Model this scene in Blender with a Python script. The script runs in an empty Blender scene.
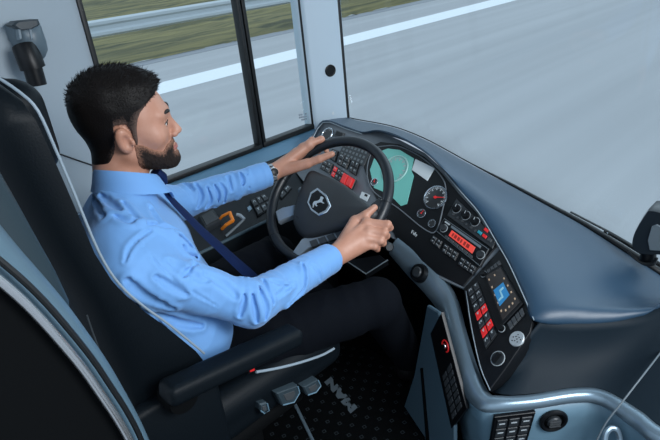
import bpy, bmesh, math, random
import numpy as np
from mathutils import Vector, Matrix

SC = bpy.context.scene
random.seed(4)
RNG = np.random.default_rng(4)

# ------------------------------------------------------------------ camera
CAM_ROT = np.array([[0.70618333, -0.24980635, 0.66249671],
                    [0.70163741, 0.37234857, -0.60750432],
                    [-0.09492126, 0.89384189, 0.43821983]])
CAM = np.array((1.17, -0.49, 1.49))
FOC = 554.0
cd = bpy.data.cameras.new('camera')
cam = bpy.data.objects.new('camera', cd)
SC.collection.objects.link(cam)
cd.sensor_width = 36
cd.lens = FOC / 660 * 36
cd.clip_start = 0.02
cd.clip_end = 500
cam.matrix_world = Matrix.Translation(CAM) @ Matrix(CAM_ROT.tolist()).to_4x4()
SC.camera = cam

# ------------------------------------------------------------------ world and light
w = bpy.data.worlds.new('world')
SC.world = w
w.use_nodes = True
nt = w.node_tree
bg = nt.nodes['Background']
tc = nt.nodes.new('ShaderNodeTexCoord')
sep = nt.nodes.new('ShaderNodeSeparateXYZ')
rmp = nt.nodes.new('ShaderNodeValToRGB')
rmp.color_ramp.elements[0].position = 0.45
rmp.color_ramp.elements[0].color = (.30, .38, .46, 1)
rmp.color_ramp.elements[1].position = 0.75
rmp.color_ramp.elements[1].color = (.70, .845, 1.0, 1)
mp = nt.nodes.new('ShaderNodeMapRange')
mp.inputs[1].default_value = -1
nt.links.new(tc.outputs['Generated'], sep.inputs[0])
nt.links.new(sep.outputs[2], mp.inputs[0])
nt.links.new(mp.outputs[0], rmp.inputs[0])
nt.links.new(rmp.outputs[0], bg.inputs[0])
bg.inputs[1].default_value = 1.25


def area(name, loc, target, size, power, col, sy=None):
    l = bpy.data.lights.new(name, 'AREA')
    l.energy = power
    l.color = col
    l.size = size
    if sy:
        l.shape = 'RECTANGLE'
        l.size_y = sy
    o = bpy.data.objects.new(name, l)
    SC.collection.objects.link(o)
    o.location = loc
    d = Vector(target) - Vector(loc)
    o.rotation_euler = d.to_track_quat('-Z', 'Y').to_euler()
    return o


area('daylight_windshield', (0.6, 4.2, 3.2), (0.2, .6, .6), 3.0, 30, (.72, .88, 1.0), 2.0)
area('daylight_door', (2.3, 0.35, 2.0), (-.1, .0, .9), 0.9, 55, (.93, .97, 1.0), 1.0)
SC.view_settings.view_transform = 'Standard'
SC.view_settings.look = 'None'
SC.view_settings.exposure = 0.0
SC.view_settings.gamma = 1.0
SC.view_settings.use_curve_mapping = False
SC.cycles.use_denoising = True


# ------------------------------------------------------------------ helpers
def N3(a):
    a = np.array(a, float)
    return a / np.linalg.norm(a)


def ray(px, py):
    return CAM_ROT @ np.array((px - 330, 220 - py, -FOC))


def hit(px, py, n, p):
    d = ray(px, py)
    return CAM + d * (np.dot(n, np.array(p) - CAM) / np.dot(n, d))


def hx(px, py, x): return hit(px, py, (1, 0, 0), (x, 0, 0))
def hy(px, py, y): return hit(px, py, (0, 1, 0), (0, y, 0))
def hz(px, py, z): return hit(px, py, (0, 0, 1), (0, 0, z))


class Plane:
    """A real flat panel of the dashboard: point, unit normal; (x, y, h) picks a spot on it raised by h."""
    def __init__(self, p, n):
        self.p = np.array(p, float)
        self.n = N3(n)
        if np.dot(self.n, CAM - self.p) < 0:
            self.n = -self.n

    def __call__(self, x, y, h=0.0):
        return hit(x, y, self.n, self.p + h * self.n)

    def pts(self, q, h=0.0):
        return [self(x, y, h) for x, y in q]


MATS = {}


def mat(name, col, rough=.5, metal=0., spec=.5, bump=None, var=None, emit=None, coat=0., scale_obj='Object', sheen=0.):
    if name in MATS:
        return MATS[name]
    m = bpy.data.materials.new(name)
    m.use_nodes = True
    t = m.node_tree
    b = t.nodes['Principled BSDF']
    b.inputs['Base Color'].default_value = (*col, 1)
    b.inputs['Roughness'].default_value = rough
    b.inputs['Metallic'].default_value = metal
    b.inputs['Specular IOR Level'].default_value = spec
    b.inputs['Coat Weight'].default_value = coat
    b.inputs['Sheen Weight'].default_value = sheen
    co = t.nodes.new('ShaderNodeTexCoord')
    if bump:
        sc, st = bump[:2]
        nz = t.nodes.new('ShaderNodeTexNoise')
        nz.inputs['Scale'].default_value = sc
        nz.inputs['Detail'].default_value = 4
        t.links.new(co.outputs[scale_obj], nz.inputs['Vector'])
        bp = t.nodes.new('ShaderNodeBump')
        bp.inputs['Strength'].default_value = st
        bp.inputs['Distance'].default_value = .002
        t.links.new(nz.outputs['Fac'], bp.inputs['Height'])
        t.links.new(bp.outputs[0], b.inputs['Normal'])
    if var:
        col2, sc = var[:2]
        nz = t.nodes.new('ShaderNodeTexNoise')
        nz.inputs['Scale'].default_value = sc
        nz.inputs['Detail'].default_value = 5
        t.links.new(co.outputs[scale_obj], nz.inputs['Vector'])
        if len(var) > 2:
            mpn = t.nodes.new('ShaderNodeMapping')
            mpn.inputs['Scale'].default_value = var[2]
            t.links.new(co.outputs[scale_obj], mpn.inputs[0])
            t.links.new(mpn.outputs[0], nz.inputs['Vector'])
        mx = t.nodes.new('ShaderNodeMix')
        mx.data_type = 'RGBA'
        r = t.nodes.new('ShaderNodeValToRGB')
        r.color_ramp.elements[0].position = .35
        r.color_ramp.elements[1].position = .65
        t.links.new(nz.outputs['Fac'], r.inputs[0])
        t.links.new(r.outputs[0], mx.inputs[0])
        mx.inputs[6].default_value = (*col, 1)
        mx.inputs[7].default_value = (*col2, 1)
        t.links.new(mx.outputs[2], b.inputs['Base Color'])
    if emit:
        b.inputs['Emission Color'].default_value = (*emit[0], 1)
        b.inputs['Emission Strength'].default_value = emit[1]
    MATS[name] = m
    return m


ORIG = {}


def setp(o, label=None, cat=None, group=None, kind=None):
    if label: o['label'] = label
    if cat: o['category'] = cat
    if group: o['group'] = group
    if kind: o['kind'] = kind
    return o


def thing(name, loc, label, cat, group=None):
    o = bpy.data.objects.new(name, None)
    SC.collection.objects.link(o)
    o.empty_display_size = .05
    o.location = Vector(loc)
    ORIG[o] = np.array(loc, float)
    return setp(o, label, cat, group)


def mk(name, V, F, m, parent=None, smooth=35, mi=None, attrs=None):
    V = np.asarray(V, float)
    lo, hi = V.min(0), V.max(0)
    c = (lo + hi) / 2
    me = bpy.data.meshes.new(name)
    if isinstance(F, np.ndarray):
        F = F.tolist()
    me.from_pydata((V - c).tolist(), [], F)
    for mm in (m if isinstance(m, (list, tuple)) else [m]):
        me.materials.append(mm)
    if mi is not None:
        me.polygons.foreach_set('material_index', np.asarray(mi, np.int32))
    bm = bmesh.new()
    bm.from_mesh(me)
    bmesh.ops.recalc_face_normals(bm, faces=bm.faces)
    bm.to_mesh(me)
    bm.free()
    if smooth:
        me.polygons.foreach_set('use_smooth', [True] * len(me.polygons))
        if smooth < 180:
            me.set_sharp_from_angle(angle=math.radians(smooth))
    for k, a in (attrs or {}).items():
        at = me.attributes.new(k, 'FLOAT', 'POINT')
        at.data.foreach_set('value', np.asarray(a, np.float32))
    o = bpy.data.objects.new(name, me)
    SC.collection.objects.link(o)
    ORIG[o] = c
    if parent is not None:
        o.parent = parent
        o.location = Vector(c - ORIG[parent])
    else:
        o.location = Vector(c)
    return o


class MB:
    """collects pieces of ONE mesh"""
    def __init__(self):
        self.V, self.F, self.mi = [], [], []
        self.n = 0

    def add(self, V, F, mi=0):
        V = np.asarray(V, float)
        self.V.append(V)
        self.F += [[i + self.n for i in f] for f in F]
        self.mi += [mi] * len(F)
        self.n += len(V)
        return self

    def build(self, name, m, parent=None, smooth=35):
        return mk(name, np.concatenate(self.V), self.F, m, parent, smooth, self.mi)


def loft(rings, cap=True, closed=True):
    n = len(rings[0])
    V = np.concatenate([np.asarray(r) for r in rings])
    F = []
    for i in range(len(rings) - 1):
        for j in range(n if closed else n - 1):
            k = (j + 1) % n
            F.append([i * n + j, i * n + k, (i + 1) * n + k, (i + 1) * n + j])
    if cap and closed:
        F.append(list(range(n))[::-1])
        F.append([(len(rings) - 1) * n + j for j in range(n)])
    return V, F


def slab(q, n, h0, h1, bev=.0015):
    """prism over polygon q (3D, in a plane of normal n) from h0 to h1 with a bevelled top"""
    q = np.asarray(q, float)
    n = N3(n)
    c = q.mean(0)
    d = np.linalg.norm(q - c, axis=1).mean()
    s = max(.3, 1 - bev / max(d, 1e-6))
    rings = [q + n * h0, q + n * (h1 - bev), c + (q - c) * s + n * h1]
    return loft(rings)


def spl(P, n, closed=False):
    """Catmull-Rom through P"""
    P = np.asarray(P, float)
    m = len(P)
    out = []
    segs = m if closed else m - 1
    for i in range(segs):
        if closed:
            a, b, c, d = P[(i - 1) % m], P[i], P[(i + 1) % m], P[(i + 2) % m]
        else:
            b, c = P[i], P[i + 1]
            a = P[i - 1] if i > 0 else 2 * b - c
            d = P[i + 2] if i + 2 < m else 2 * c - b
        for k in range(n):
            t = k / n
            out.append(.5 * ((2 * b) + (c - a) * t + (2 * a - 5 * b + 4 * c - d) * t * t + (3 * b - a - 3 * c + d) * t ** 3))
    if not closed:
        out.append(P[-1])
    return np.array(out)


def tube(P, r, n=12, up=(0, 0, 1), flat=1.0, closed=False):
    P = np.asarray(P, float)
    r = np.broadcast_to(np.asarray(r, float), (len(P),))
    rings = []
    prev = None
    for i in range(len(P)):
        if closed:
            t = P[(i + 1) % len(P)] - P[i - 1]
        else:
            t = P[min(i + 1, len(P) - 1)] - P[max(i - 1, 0)]
        t = N3(t)
        u = np.array(up, float) if prev is None else prev
        u = u - t * u.dot(t)
        if np.linalg.norm(u) < 1e-4:
            u = np.array((1, 0, 0)) - t * t[0]
        u = N3(u)
        prev = u
        s = np.cross(t, u)
        a = np.linspace(0, 2 * np.pi, n, endpoint=False)
        rings.append(P[i] + r[i] * (np.cos(a)[:, None] * s + flat * np.sin(a)[:, None] * u))
    if closed:
        V = np.concatenate(rings)
        F = []
        m = len(rings)
        for i in range(m):
            for j in range(n):
                k = (j + 1) % n
                F.append([i * n + j, i * n + k, ((i + 1) % m) * n + k, ((i + 1) % m) * n + j])
        return V, F
    return loft(rings)


def box(lo, hi):
    lo, hi = np.array(lo, float), np.array(hi, float)
    V = [[(lo, hi)[i][0], (lo, hi)[j][1], (lo, hi)[k][2]] for i in (0, 1) for j in (0, 1) for k in (0, 1)]
    F = [[0, 1, 3, 2], [4, 6, 7, 5], [0, 4, 5, 1], [2, 3, 7, 6], [0, 2, 6, 4], [1, 5, 7, 3]]
    return np.array(V), F


def bbox_round(lo, hi, b, seg=3):
    bm = bmesh.new()
    V, F = box(lo, hi)
    vs = [bm.verts.new(v) for v in V]
    for f in F:
        bm.faces.new([vs[i] for i in f])
    bmesh.ops.recalc_face_normals(bm, faces=bm.faces)
    bmesh.ops.bevel(bm, geom=list(bm.edges), offset=b, segments=seg, affect='EDGES', profile=.5)
    bm.verts.index_update()
    V = np.array([v.co[:] for v in bm.verts])
    F = [[v.index for v in f.verts] for f in bm.faces]
    bm.free()
    return V, F


def frame(n, up=(0, 0, 1)):
    n = N3(n)
    u = np.array(up, float)
    v = N3(u - n * u.dot(n))
    return np.cross(v, n), v, n


def disc(c, n, r, h0, h1, seg=28, bev=.1, up=(0, 0, 1), ry=None):
    u, v, n = frame(n, up)
    a = np.linspace(0, 2 * np.pi, seg, endpoint=False)
    ry = ry or r
    ring = lambda s, h: c + s * (r * np.cos(a)[:, None] * u + ry * np.sin(a)[:, None] * v) + n * h
    b = (h1 - h0) * .3
    return loft([ring(1, h0), ring(1, h1 - b), ring(1 - bev, h1)])


def torus(c, n, R, r, seg=40, n2=8, up=(0, 0, 1)):
    u, v, n = frame(n, up)
    a = np.linspace(0, 2 * np.pi, seg, endpoint=False)
    return tube(c + R * (np.cos(a)[:, None] * u + np.sin(a)[:, None] * v), r, n2, up=n, closed=True)


def bil(q, u, v):
    q = np.asarray(q, float)
    return (q[0] * (1 - u) + q[1] * u) * (1 - v) + (q[3] * (1 - u) + q[2] * u) * v


def sub(q, u0, u1, v0, v1):
    return [bil(q, u0, v0), bil(q, u1, v0), bil(q, u1, v1), bil(q, u0, v1)]


# ---- implicit surfaces
def dot(a, b): return np.einsum('...i,...i->...', a, b)


def sph(p, c, r): return np.linalg.norm(p - np.array(c, np.float32), axis=-1) - r


def ell(p, c, r, R=None):
    q = p - np.array(c, np.float32)
    if R is not None:
        q = q @ np.array(R, np.float32)
    r = np.array(r, np.float32)
    k0 = np.linalg.norm(q / r, axis=-1)
    k1 = np.linalg.norm(q / (r * r), axis=-1) + 1e-9
    return k0 * (k0 - 1) / k1


def cap(p, a, b, ra, rb=None):
    a = np.array(a, np.float32)
    b = np.array(b, np.float32)
    rb = ra if rb is None else rb
    ab = b - a
    t = np.clip(dot(p - a, ab) / max(dot(ab, ab), 1e-9), 0, 1)
    return np.linalg.norm(p - a - t[..., None] * ab, axis=-1) - (ra + (rb - ra) * t)


def smin(a, b, k):
    h = np.clip(.5 + .5 * (b - a) / k, 0, 1)
    return b + (a - b) * h - k * h * (1 - h)


def smax(a, b, k): return -smin(-a, -b, k)


def rbox(p, c, h, r, R=None):
    q = p - np.array(c, np.float32)
    if R is not None:
        q = q @ np.array(R, np.float32)
    q = np.abs(q) - (np.array(h, np.float32) - r)
    return np.linalg.norm(np.maximum(q, 0), axis=-1) + np.minimum(q.max(-1), 0) - r


def waves(p, freq, seed, n=7):
    g = np.random.default_rng(seed)
    o = np.zeros(p.shape[:-1], np.float32)
    for i in range(n):
        k = g.normal(size=3)
        k = k / np.linalg.norm(k) * freq * g.uniform(.6, 1.5)
        o += np.sin(p @ k.astype(np.float32) + g.uniform(0, 6.28))
    return o / math.sqrt(n)


def nets(fun, lo, hi, h):
    lo = np.array(lo, float)
    hi = np.array(hi, float)
    B = 8
    nb = np.ceil((hi - lo) / (h * B)).astype(int)
    dims = nb * B + 1
    bc = np.stack(np.meshgrid(*[np.arange(k) for k in nb], indexing='ij'), -1).reshape(-1, 3)
    cc = (lo + (bc + .5) * B * h).astype(np.float32)
    dc = fun(cc)
    D = np.ones(dims, np.float32)
    act = np.abs(dc) < B * h * 1.5
    for b in bc[(~act) & (dc < 0)]:
        D[b[0] * B:b[0] * B + B + 1, b[1] * B:b[1] * B + B + 1, b[2] * B:b[2] * B + B + 1] = -1
    off = np.stack(np.meshgrid(*[np.arange(B + 1)] * 3, indexing='ij'), -1).reshape(-1, 3)
    ab = bc[act]
    for s in range(0, len(ab), 600):
        g = (ab[s:s + 600, None, :] * B + off[None]).reshape(-1, 3)
        D[g[:, 0], g[:, 1], g[:, 2]] = fun((lo + g * h).astype(np.float32))
    S = D < 0
    c = [S[i:dims[0] - 1 + i, j:dims[1] - 1 + j, k:dims[2] - 1 + k] for i in (0, 1) for j in (0, 1) for k in (0, 1)]
    sm = np.zeros(np.array(dims) - 1, np.uint8)
    for q in c:
        sm += q
    I = np.argwhere((sm > 0) & (sm < 8))
    idx = -np.ones(sm.shape, np.int32)
    idx[I[:, 0], I[:, 1], I[:, 2]] = np.arange(len(I))
    acc = np.zeros((len(I), 3))
    cnt = np.zeros(len(I))
    cor = [(i, j, k) for i in (0, 1) for j in (0, 1) for k in (0, 1)]
    val = [D[I[:, 0] + a, I[:, 1] + b, I[:, 2] + d] for a, b, d in cor]
    for i in range(8):
        for j in range(i + 1, 8):
            if sum(abs(cor[i][t] - cor[j][t]) for t in range(3)) == 1:
                x = (val[i] < 0) != (val[j] < 0)
                t = np.where(x, val[i] / np.where(x, val[i] - val[j], 1), 0)
                P = np.array(cor[i]) + t[:, None] * (np.array(cor[j]) - np.array(cor[i]))
                acc[x] += P[x]
                cnt[x] += 1
    V = lo + (I + acc / cnt[:, None]) * h
    F = []
    for ax in range(3):
        sl0 = [slice(None)] * 3
        sl1 = [slice(None)] * 3
        sl0[ax] = slice(0, -1)
        sl1[ax] = slice(1, None)
        E = np.argwhere(S[tuple(sl0)] != S[tuple(sl1)])
        b, d = [(1, 2), (2, 0), (0, 1)][ax]
        ok = (E[:, b] > 0) & (E[:, d] > 0) & (E[:, b] < sm.shape[b]) & (E[:, d] < sm.shape[d])
        E = E[ok]
        q = []
        for ob, od in ((-1, -1), (0, -1), (0, 0), (-1, 0)):
            G = E.copy()
            G[:, b] += ob
            G[:, d] += od
            q.append(idx[G[:, 0], G[:, 1], G[:, 2]])
        F.append(np.stack(q, 1))
    F = np.concatenate(F)
    F = F[(F >= 0).all(1)]
    return V, F


# ------------------------------------------------------------------ materials
M_dash = mat('dash_soft_plastic', (.020, .050, .088), .40, spec=.5, bump=(900, .12))
M_dashdark = mat('dash_dark_plastic', (.008, .015, .022), .55, spec=.14, bump=(900, .12))
M_face = mat('fascia_grey', (.135, .155, .175), .45, bump=(700, .08))
M_black = mat('black_plastic', (.0035, .0042, .0055), .38, spec=.3)
M_blackm = mat('black_matte', (.0015, .002, .0025), .8, spec=.1)
M_btn = mat('button_dark', (.022, .026, .030), .42)
M_btn2 = mat('button_grey', (.05, .055, .06), .45)
M_mark = mat('mark_white', (.40, .44, .46), .5)
M_red = mat('button_red', (.62, .018, .02), .4, emit=((1, .03, .03), .12))
M_reddisp = mat('display_red', (.5, .04, .03), .4, emit=((1, .10, .07), .38))
M_tealrefl = mat('teal_reflection', (.15, .46, .41), .35, emit=((.12, .55, .46), .10))  # sky reflection in the cluster glass, painted as faintly glowing teal
M_tealbtn = mat('teal_button', (.02, .28, .36), .4)
M_silver = mat('silver_paint', (.20, .275, .335), .30, metal=.6)
M_spoke = mat('spoke_silver', (.34, .39, .43), .32, metal=.45)
M_chrome = mat('chrome', (.7, .75, .8), .15, metal=1.)
M_console = mat('console_blue_grey', (.12, .21, .275), .42, bump=(600, .06))
M_pillar = mat('pillar_grey', (.50, .60, .68), .5, bump=(500, .04))
M_wall = mat('wall_panel_grey', (.36, .425, .475), .55, bump=(500, .05))
M_sill = mat('sill_blue', (.085, .19, .29), .45, bump=(600, .08))
M_rubber = mat('gasket_black', (.004, .005, .006), .45)
M_leather = mat('seat_leather_black', (.0036, .0060, .0085), .5, spec=.14, bump=(260, .2))
M_piping = mat('seat_piping', (.26, .32, .37), .5)
M_wheel = mat('wheel_leather', (.010, .013, .017), .40, bump=(500, .12))
M_hub = mat('hub_plastic', (.022, .025, .028), .5, bump=(900, .1))
M_floor = mat('floor_black', (.0012, .0016, .002), .8, spec=.05)
M_asphalt = mat('asphalt', (.375, .385, .40), .85, var=((.43, .44, .455), .5, (3.0, .06, 1)))
M_shoulder = mat('asphalt_shoulder', (.25, .265, .29), .85, var=((.30, .315, .34), .5, (4.0, .08, 1)))
M_line = mat('road_paint', (.86, .90, .93), .7)
M_grass = mat('verge_grass', (.048, .052, .018), .9, var=((.225, .195, .07), 1.0, (2.2, .22, 1)), bump=(3, .6))
M_rail = mat('galvanised_steel', (.55, .60, .63), .5, metal=.2)
M_orange = mat('orange_plastic', (.80, .22, .015), .45)
M_grey = mat('grey_plastic', (.12, .15, .17), .45)
M_skin = mat('skin', (.46, .215, .14), .46, var=((.51, .26, .18), 30), bump=(350, .12))
M_tie = mat('tie_navy', (.0045, .013, .055), .6, spec=.12, bump=(900, .2))
M_trouser = mat('trouser_navy', (.0026, .0036, .006), .85, spec=.08, bump=(600, .2))
M_shoe = mat('shoe_leather', (.006, .006, .007), .3)
M_blue = mat('screen_blue', (.015, .13, .30), .3, emit=((.02, .26, .58), .34))
M_brown = mat('screen_dark', (.022, .016, .014), .25)
M_white = mat('white_label', (.62, .68, .70), .5)
M_eye = mat('eye_white', (.6, .58, .55), .25)
M_iris = mat('eye_iris', (.03, .018, .01), .2)
M_hairm = mat('hair_dark', (.007, .006, .006), .48, var=((.014, .011, .010), 60))
M_brow = mat('brow_hair', (.012, .009, .008), .6)

# beard: short dark stubble over skin, thinner at its edges (a real mottled pattern)
def stubble(name, c0, c1, sc, p0, p1, rough):
    m = bpy.data.materials.new(name)
    m.use_nodes = True
    t = m.node_tree
    b = t.nodes['Principled BSDF']
    b.inputs['Roughness'].default_value = rough
    b.inputs['Specular IOR Level'].default_value = .15
    at = t.nodes.new('ShaderNodeAttribute')
    at.attribute_name = 'cover'
    nz = t.nodes.new('ShaderNodeTexNoise')
    nz.inputs['Scale'].default_value = sc
    nz.inputs['Detail'].default_value = 3
    co = t.nodes.new('ShaderNodeTexCoord')
    t.links.new(co.outputs['Object'], nz.inputs['Vector'])
    ad = t.nodes.new('ShaderNodeMath')
    ad.operation = 'ADD'
    t.links.new(at.outputs['Fac'], ad.inputs[0])
    t.links.new(nz.outputs['Fac'], ad.inputs[1])
    sb = t.nodes.new('ShaderNodeMath')
    sb.operation = 'MULTIPLY'
    sb.inputs[1].default_value = .6
    r = t.nodes.new('ShaderNodeValToRGB')
    r.color_ramp.elements[0].position = p0
    r.color_ramp.elements[0].color = (*c0, 1)
    r.color_ramp.elements[1].position = p1
    r.color_ramp.elements[1].color = (*c1, 1)
    t.links.new(ad.outputs[0], sb.inputs[0])
    t.links.new(sb.outputs[0], r.inputs[0])
    t.links.new(r.outputs[0], b.inputs['Base Color'])
    bp = t.nodes.new('ShaderNodeBump')
    bp.inputs['Strength'].default_value = .5
    bp.inputs['Distance'].default_value = .002
    t.links.new(nz.outputs['Fac'], bp.inputs['Height'])
    t.links.new(bp.outputs[0], b.inputs['Normal'])
    return m


M_beard = stubble('beard_stubble', (.36, .18, .12), (.020, .014, .012), 330, .38, .80, .8)
M_hair2 = stubble('hair_short', (.13, .085, .068), (.0075, .006, .0056), 300, .42, .76, .5)

# shirt cloth
M_shirt = mat('shirt_blue', (.145, .335, .66), .75, bump=(1400, .10), sheen=.15)


def glass_mat(name, tint):
    m = bpy.data.materials.new(name)
    m.use_nodes = True
    t = m.node_tree
    t.nodes.clear()
    out = t.nodes.new('ShaderNodeOutputMaterial')
    tr = t.nodes.new('ShaderNodeBsdfTransparent')
    tr.inputs[0].default_value = (*tint, 1)
    gl = t.nodes.new('ShaderNodeBsdfGlossy')
    gl.inputs['Roughness'].default_value = .02
    lw = t.nodes.new('ShaderNodeLayerWeight')
    pw = t.nodes.new('ShaderNodeMath')
    pw.operation = 'POWER'
    pw.inputs[1].default_value = 4
    t.links.new(lw.outputs['Facing'], pw.inputs[0])
    fr = t.nodes.new('ShaderNodeMath')
    fr.operation = 'MULTIPLY_ADD'
    fr.inputs[1].default_value = .35
    fr.inputs[2].default_value = .018
    t.links.new(pw.outputs[0], fr.inputs[0])
    mx = t.nodes.new('ShaderNodeMixShader')
    t.links.new(fr.outputs[0], mx.inputs[0])
    t.links.new(tr.outputs[0], mx.inputs[1])
    t.links.new(gl.outputs[0], mx.inputs[2])
    t.links.new(mx.outputs[0], out.inputs[0])
    return m


M_glass = glass_mat('window_glass', (.95, .98, .98))

# ================================================================== SETTING
GZ = -.95
XW = -.65          # plane of the left side wall
FZ = .10           # cab floor


def struct(o): return setp(o, kind='structure')


# ---- outside
V, F = box((-13.9, -15, GZ - .1), (60, 90, GZ))
struct(mk('ground_road', V, F, M_asphalt))
V, F = box((-14.6, -15, GZ - .12), (-13.9, 90, GZ + .01))
struct(mk('ground_shoulder', V, F, M_shoulder))
nx, ny = 40, 160
X, Y = np.meshgrid(np.linspace(-60, -14.5, nx), np.linspace(-12, 90, ny), indexing='ij')
Z = GZ + .02 + .12 * np.clip((-14.5 - X) / 3, 0, 1) + RNG.normal(size=X.shape) * .03 + np.clip((-19 - X) / 10, 0, 3) * .5
V = np.stack([X, Y, Z], -1).reshape(-1, 3)
F = [[i * ny + j, i * ny + j + 1, (i + 1) * ny + j + 1, (i + 1) * ny + j] for i in range(nx - 1) for j in range(ny - 1)]
setp(mk('grass_verge', V, F, M_grass), 'mottled green and straw grass verge beyond the road edge', 'grass', kind='stuff')
V, F = box((-11.05, -15, GZ), (-9.9, 90, GZ + .006))
setp(mk('road_marking', V, F, M_line), 'solid white edge line painted along the grey road', 'road marking')
# guardrail: W-beam, and posts
gr = thing('guardrail', (-16.2, 20, GZ), 'long galvanised steel guardrail running across the grass verge', 'guardrail')
prof = [(.0, -.30), (.06, -.24), (.06, -.16), (.0, -.10), (0, 0), (.06, .06), (.06, .14), (0, .20)]
zc = .06
ringA = [np.array([(-16.0 + a, yy, zc + c) for a, c in prof] + [(-16.02 + a, yy, zc + c) for a, c in prof[::-1]]) for yy in (-12, 90)]
V, F = loft(ringA)
mk('beam', V, F, M_rail, gr, 20)
for yy in (16.05, 12.14, 5.73, 27.07):
    V, F = box((-16.16, yy - .05, GZ), (-16.03, yy + .05, zc + .16))
    mk('post', V, F, M_rail, gr)

# ---- floor
V, F = box((-.65, -.75, FZ - .05), (1.55, 1.3, FZ))
struct(mk('floor', V, F, M_floor))

V, F = box((-.76, -.80, 2.06), (1.62, 1.16, 2.12))
struct(mk('ceiling', V, F, M_wall))  # unseen bus roof, added to keep sky light off the interior

# ---- left wall: solid rear panel, band under the windows
rearpts = hx(95, 65, XW), hx(78, 0, XW)
YR = .246
SZ = .775          # sill height (bottom of the glass)
V, F = bbox_round((XW - .09, -.75, SZ - .0), (XW, YR, 2.05), .012)
struct(mk('wall_left_rear', V, F, M_wall))
V, F = box((XW - .09, -.75, FZ), (XW, 1.22, SZ - .03))
struct(mk('wall_left', V, F, M_sill))
# rounded sill ledge
prof = [(XW - .02, SZ - .025), (XW - .02, SZ - .008), (XW + .004, SZ - .008), (XW + .03, SZ - .018), (XW + .07, SZ - .05), (XW + .085, SZ - .09), (XW + .08, SZ - .16), (XW - .02, SZ - .16)]
pr = spl([(a, c) for a, c in prof], 3, True)
V, F = loft([np.array([(a, yy, c) for a, c in pr]) for yy in (-.6, .2, .6, 1.0, 1.16)])
struct(mk('trim_1', V, F, M_sill, None, 50))
# thin seam bead on the rear wall panel
a, b_ = hx(48, 150, XW + .002), hx(100, 168, XW + .002)
V, F = tube([a, (a + b_) / 2, b_], .0025, 8)
struct(mk('trim_2', V, F, M_rubber))


def win_frame(name, y0, y1, z0, z1, wl, wr, wb):
    mb = MB()
    for lo, hi in (((XW - .03, y0, z0), (XW + .008, y0 + wl, z1)), ((XW - .03, y1 - wr, z0), (XW + .008, y1, z1)),
                   ((XW - .03, y0, z0 - .002), (XW + .010, y1, z0 + wb)), ((XW - .03, y0, z1 - .02), (XW + .008, y1, z1))):
        mb.add(*bbox_round(lo, hi, .003, 2))
    return mb.build(name, M_rubber)


YD = hx(262, 145, XW)[1]
w1 = struct(win_frame('window_1', YR - .01, YD - .003, SZ - .005, 2.05, .016, .017, .016))
V, F = box((XW - .014, YR, SZ), (XW - .008, YD - .01, 2.04))
mk('glass_pane', V, F, M_glass, w1)
YE = hx(312, 126, XW)[1]
w2 = struct(win_frame('window_2', YD + .003, YE + .012, SZ - .005, 2.05, .016, .012, .020))
V, F = box((XW - .014, YD + .006, SZ), (XW - .008, YE + .006, 2.04))
mk('glass_pane', V, F, M_glass, w2)
# maker's stamp etched in the corner of the small pane
q = [hx(x, y, XW - .006) for x, y in ((298, 114), (306.5, 112.5), (307, 120), (299, 122))]
mb = MB()
for i in range(3):
    for j in range(4):
        if (i, j) in ((0, 2), (2, 0)):
            continue
        mb.add(*slab(sub(q, .08 + j * .24, .26 + j * .24, .05 + i * .33, .27 + i * .33), (1, 0, 0), -.0005, .0008, .0001))
mk_o = mb.build('glass_stamp', mat('etched_white', (.22, .26, .3), .7), w2)

# front corner pillar (with its round grille and screw)
PX0, PX1 = YE + .008, 1.30
pl = [(XW - .05, YE + .006), (XW + .012, YE + .006), (XW + .03, YE + .03), (XW + .055, 1.22), (XW + .075, 1.285), (XW + .06, 1.31), (XW - .05, 1.33)]
pr = spl(pl, 4, True)
V, F = loft([np.array([(a, c, zz) for a, c in pr]) for zz in (FZ, .5, .8, 1.2, 1.6, 2.05)])
pil = struct(mk('wall_pillar', V, F, M_pillar, None, 50))
PP = Plane((XW + .043, 1.19, 1.0), N3((1, -.27, 0)))
c = PP(330, 70.5, .0)
mb = MB().add(*disc(c, PP.n, .0245, -.01, .006)).add(*torus(c + PP.n * .004, PP.n, .0225, .004))
setp(mb.build('tweeter_grille', M_black), 'round black speaker grille set in the grey corner pillar', 'speaker grille')
c = PP(333, 113, .0)
mb = MB().add(*disc(c, PP.n, .011, -.01, .004, 20, .35))
setp(mb.build('screw_cap', mat('screw_white', (.6, .66, .7), .3)), 'small pale screw cap low on the grey corner pillar', 'screw cap')

# ---- dashboard planes
PA = Plane((.1, .9, .74), (0, -.707, .707))
F1 = PA(463, 288)
F2 = PA(500, 250)
PC = Plane(F1, np.cross(N3((.75, -.6, -.25)), N3(F2 - F1)))

# windshield base line
Wpx = [((346, 118), 1.30), ((358, 121), 1.34), ((385, 126), 1.37), ((405, 132), 1.38), ((430, 143), 1.38), ((470, 165), 1.33), ((510, 186), 1.29), ((545, 205), 1.26),
       ((585, 227), 1.225), ((620, 249), 1.20), ((645, 265), 1.20), ((668, 280), 1.20), ((700, 300), 1.2)]
Wp = [hy(x, y, yy) for (x, y), yy in Wpx]
Wtail = [np.array((1.12, 1.2, .42)), np.array((1.30, 1.18, .41)), np.array((1.48, 1.16, .41)), np.array((1.6, 1.1, .41))]

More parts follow.
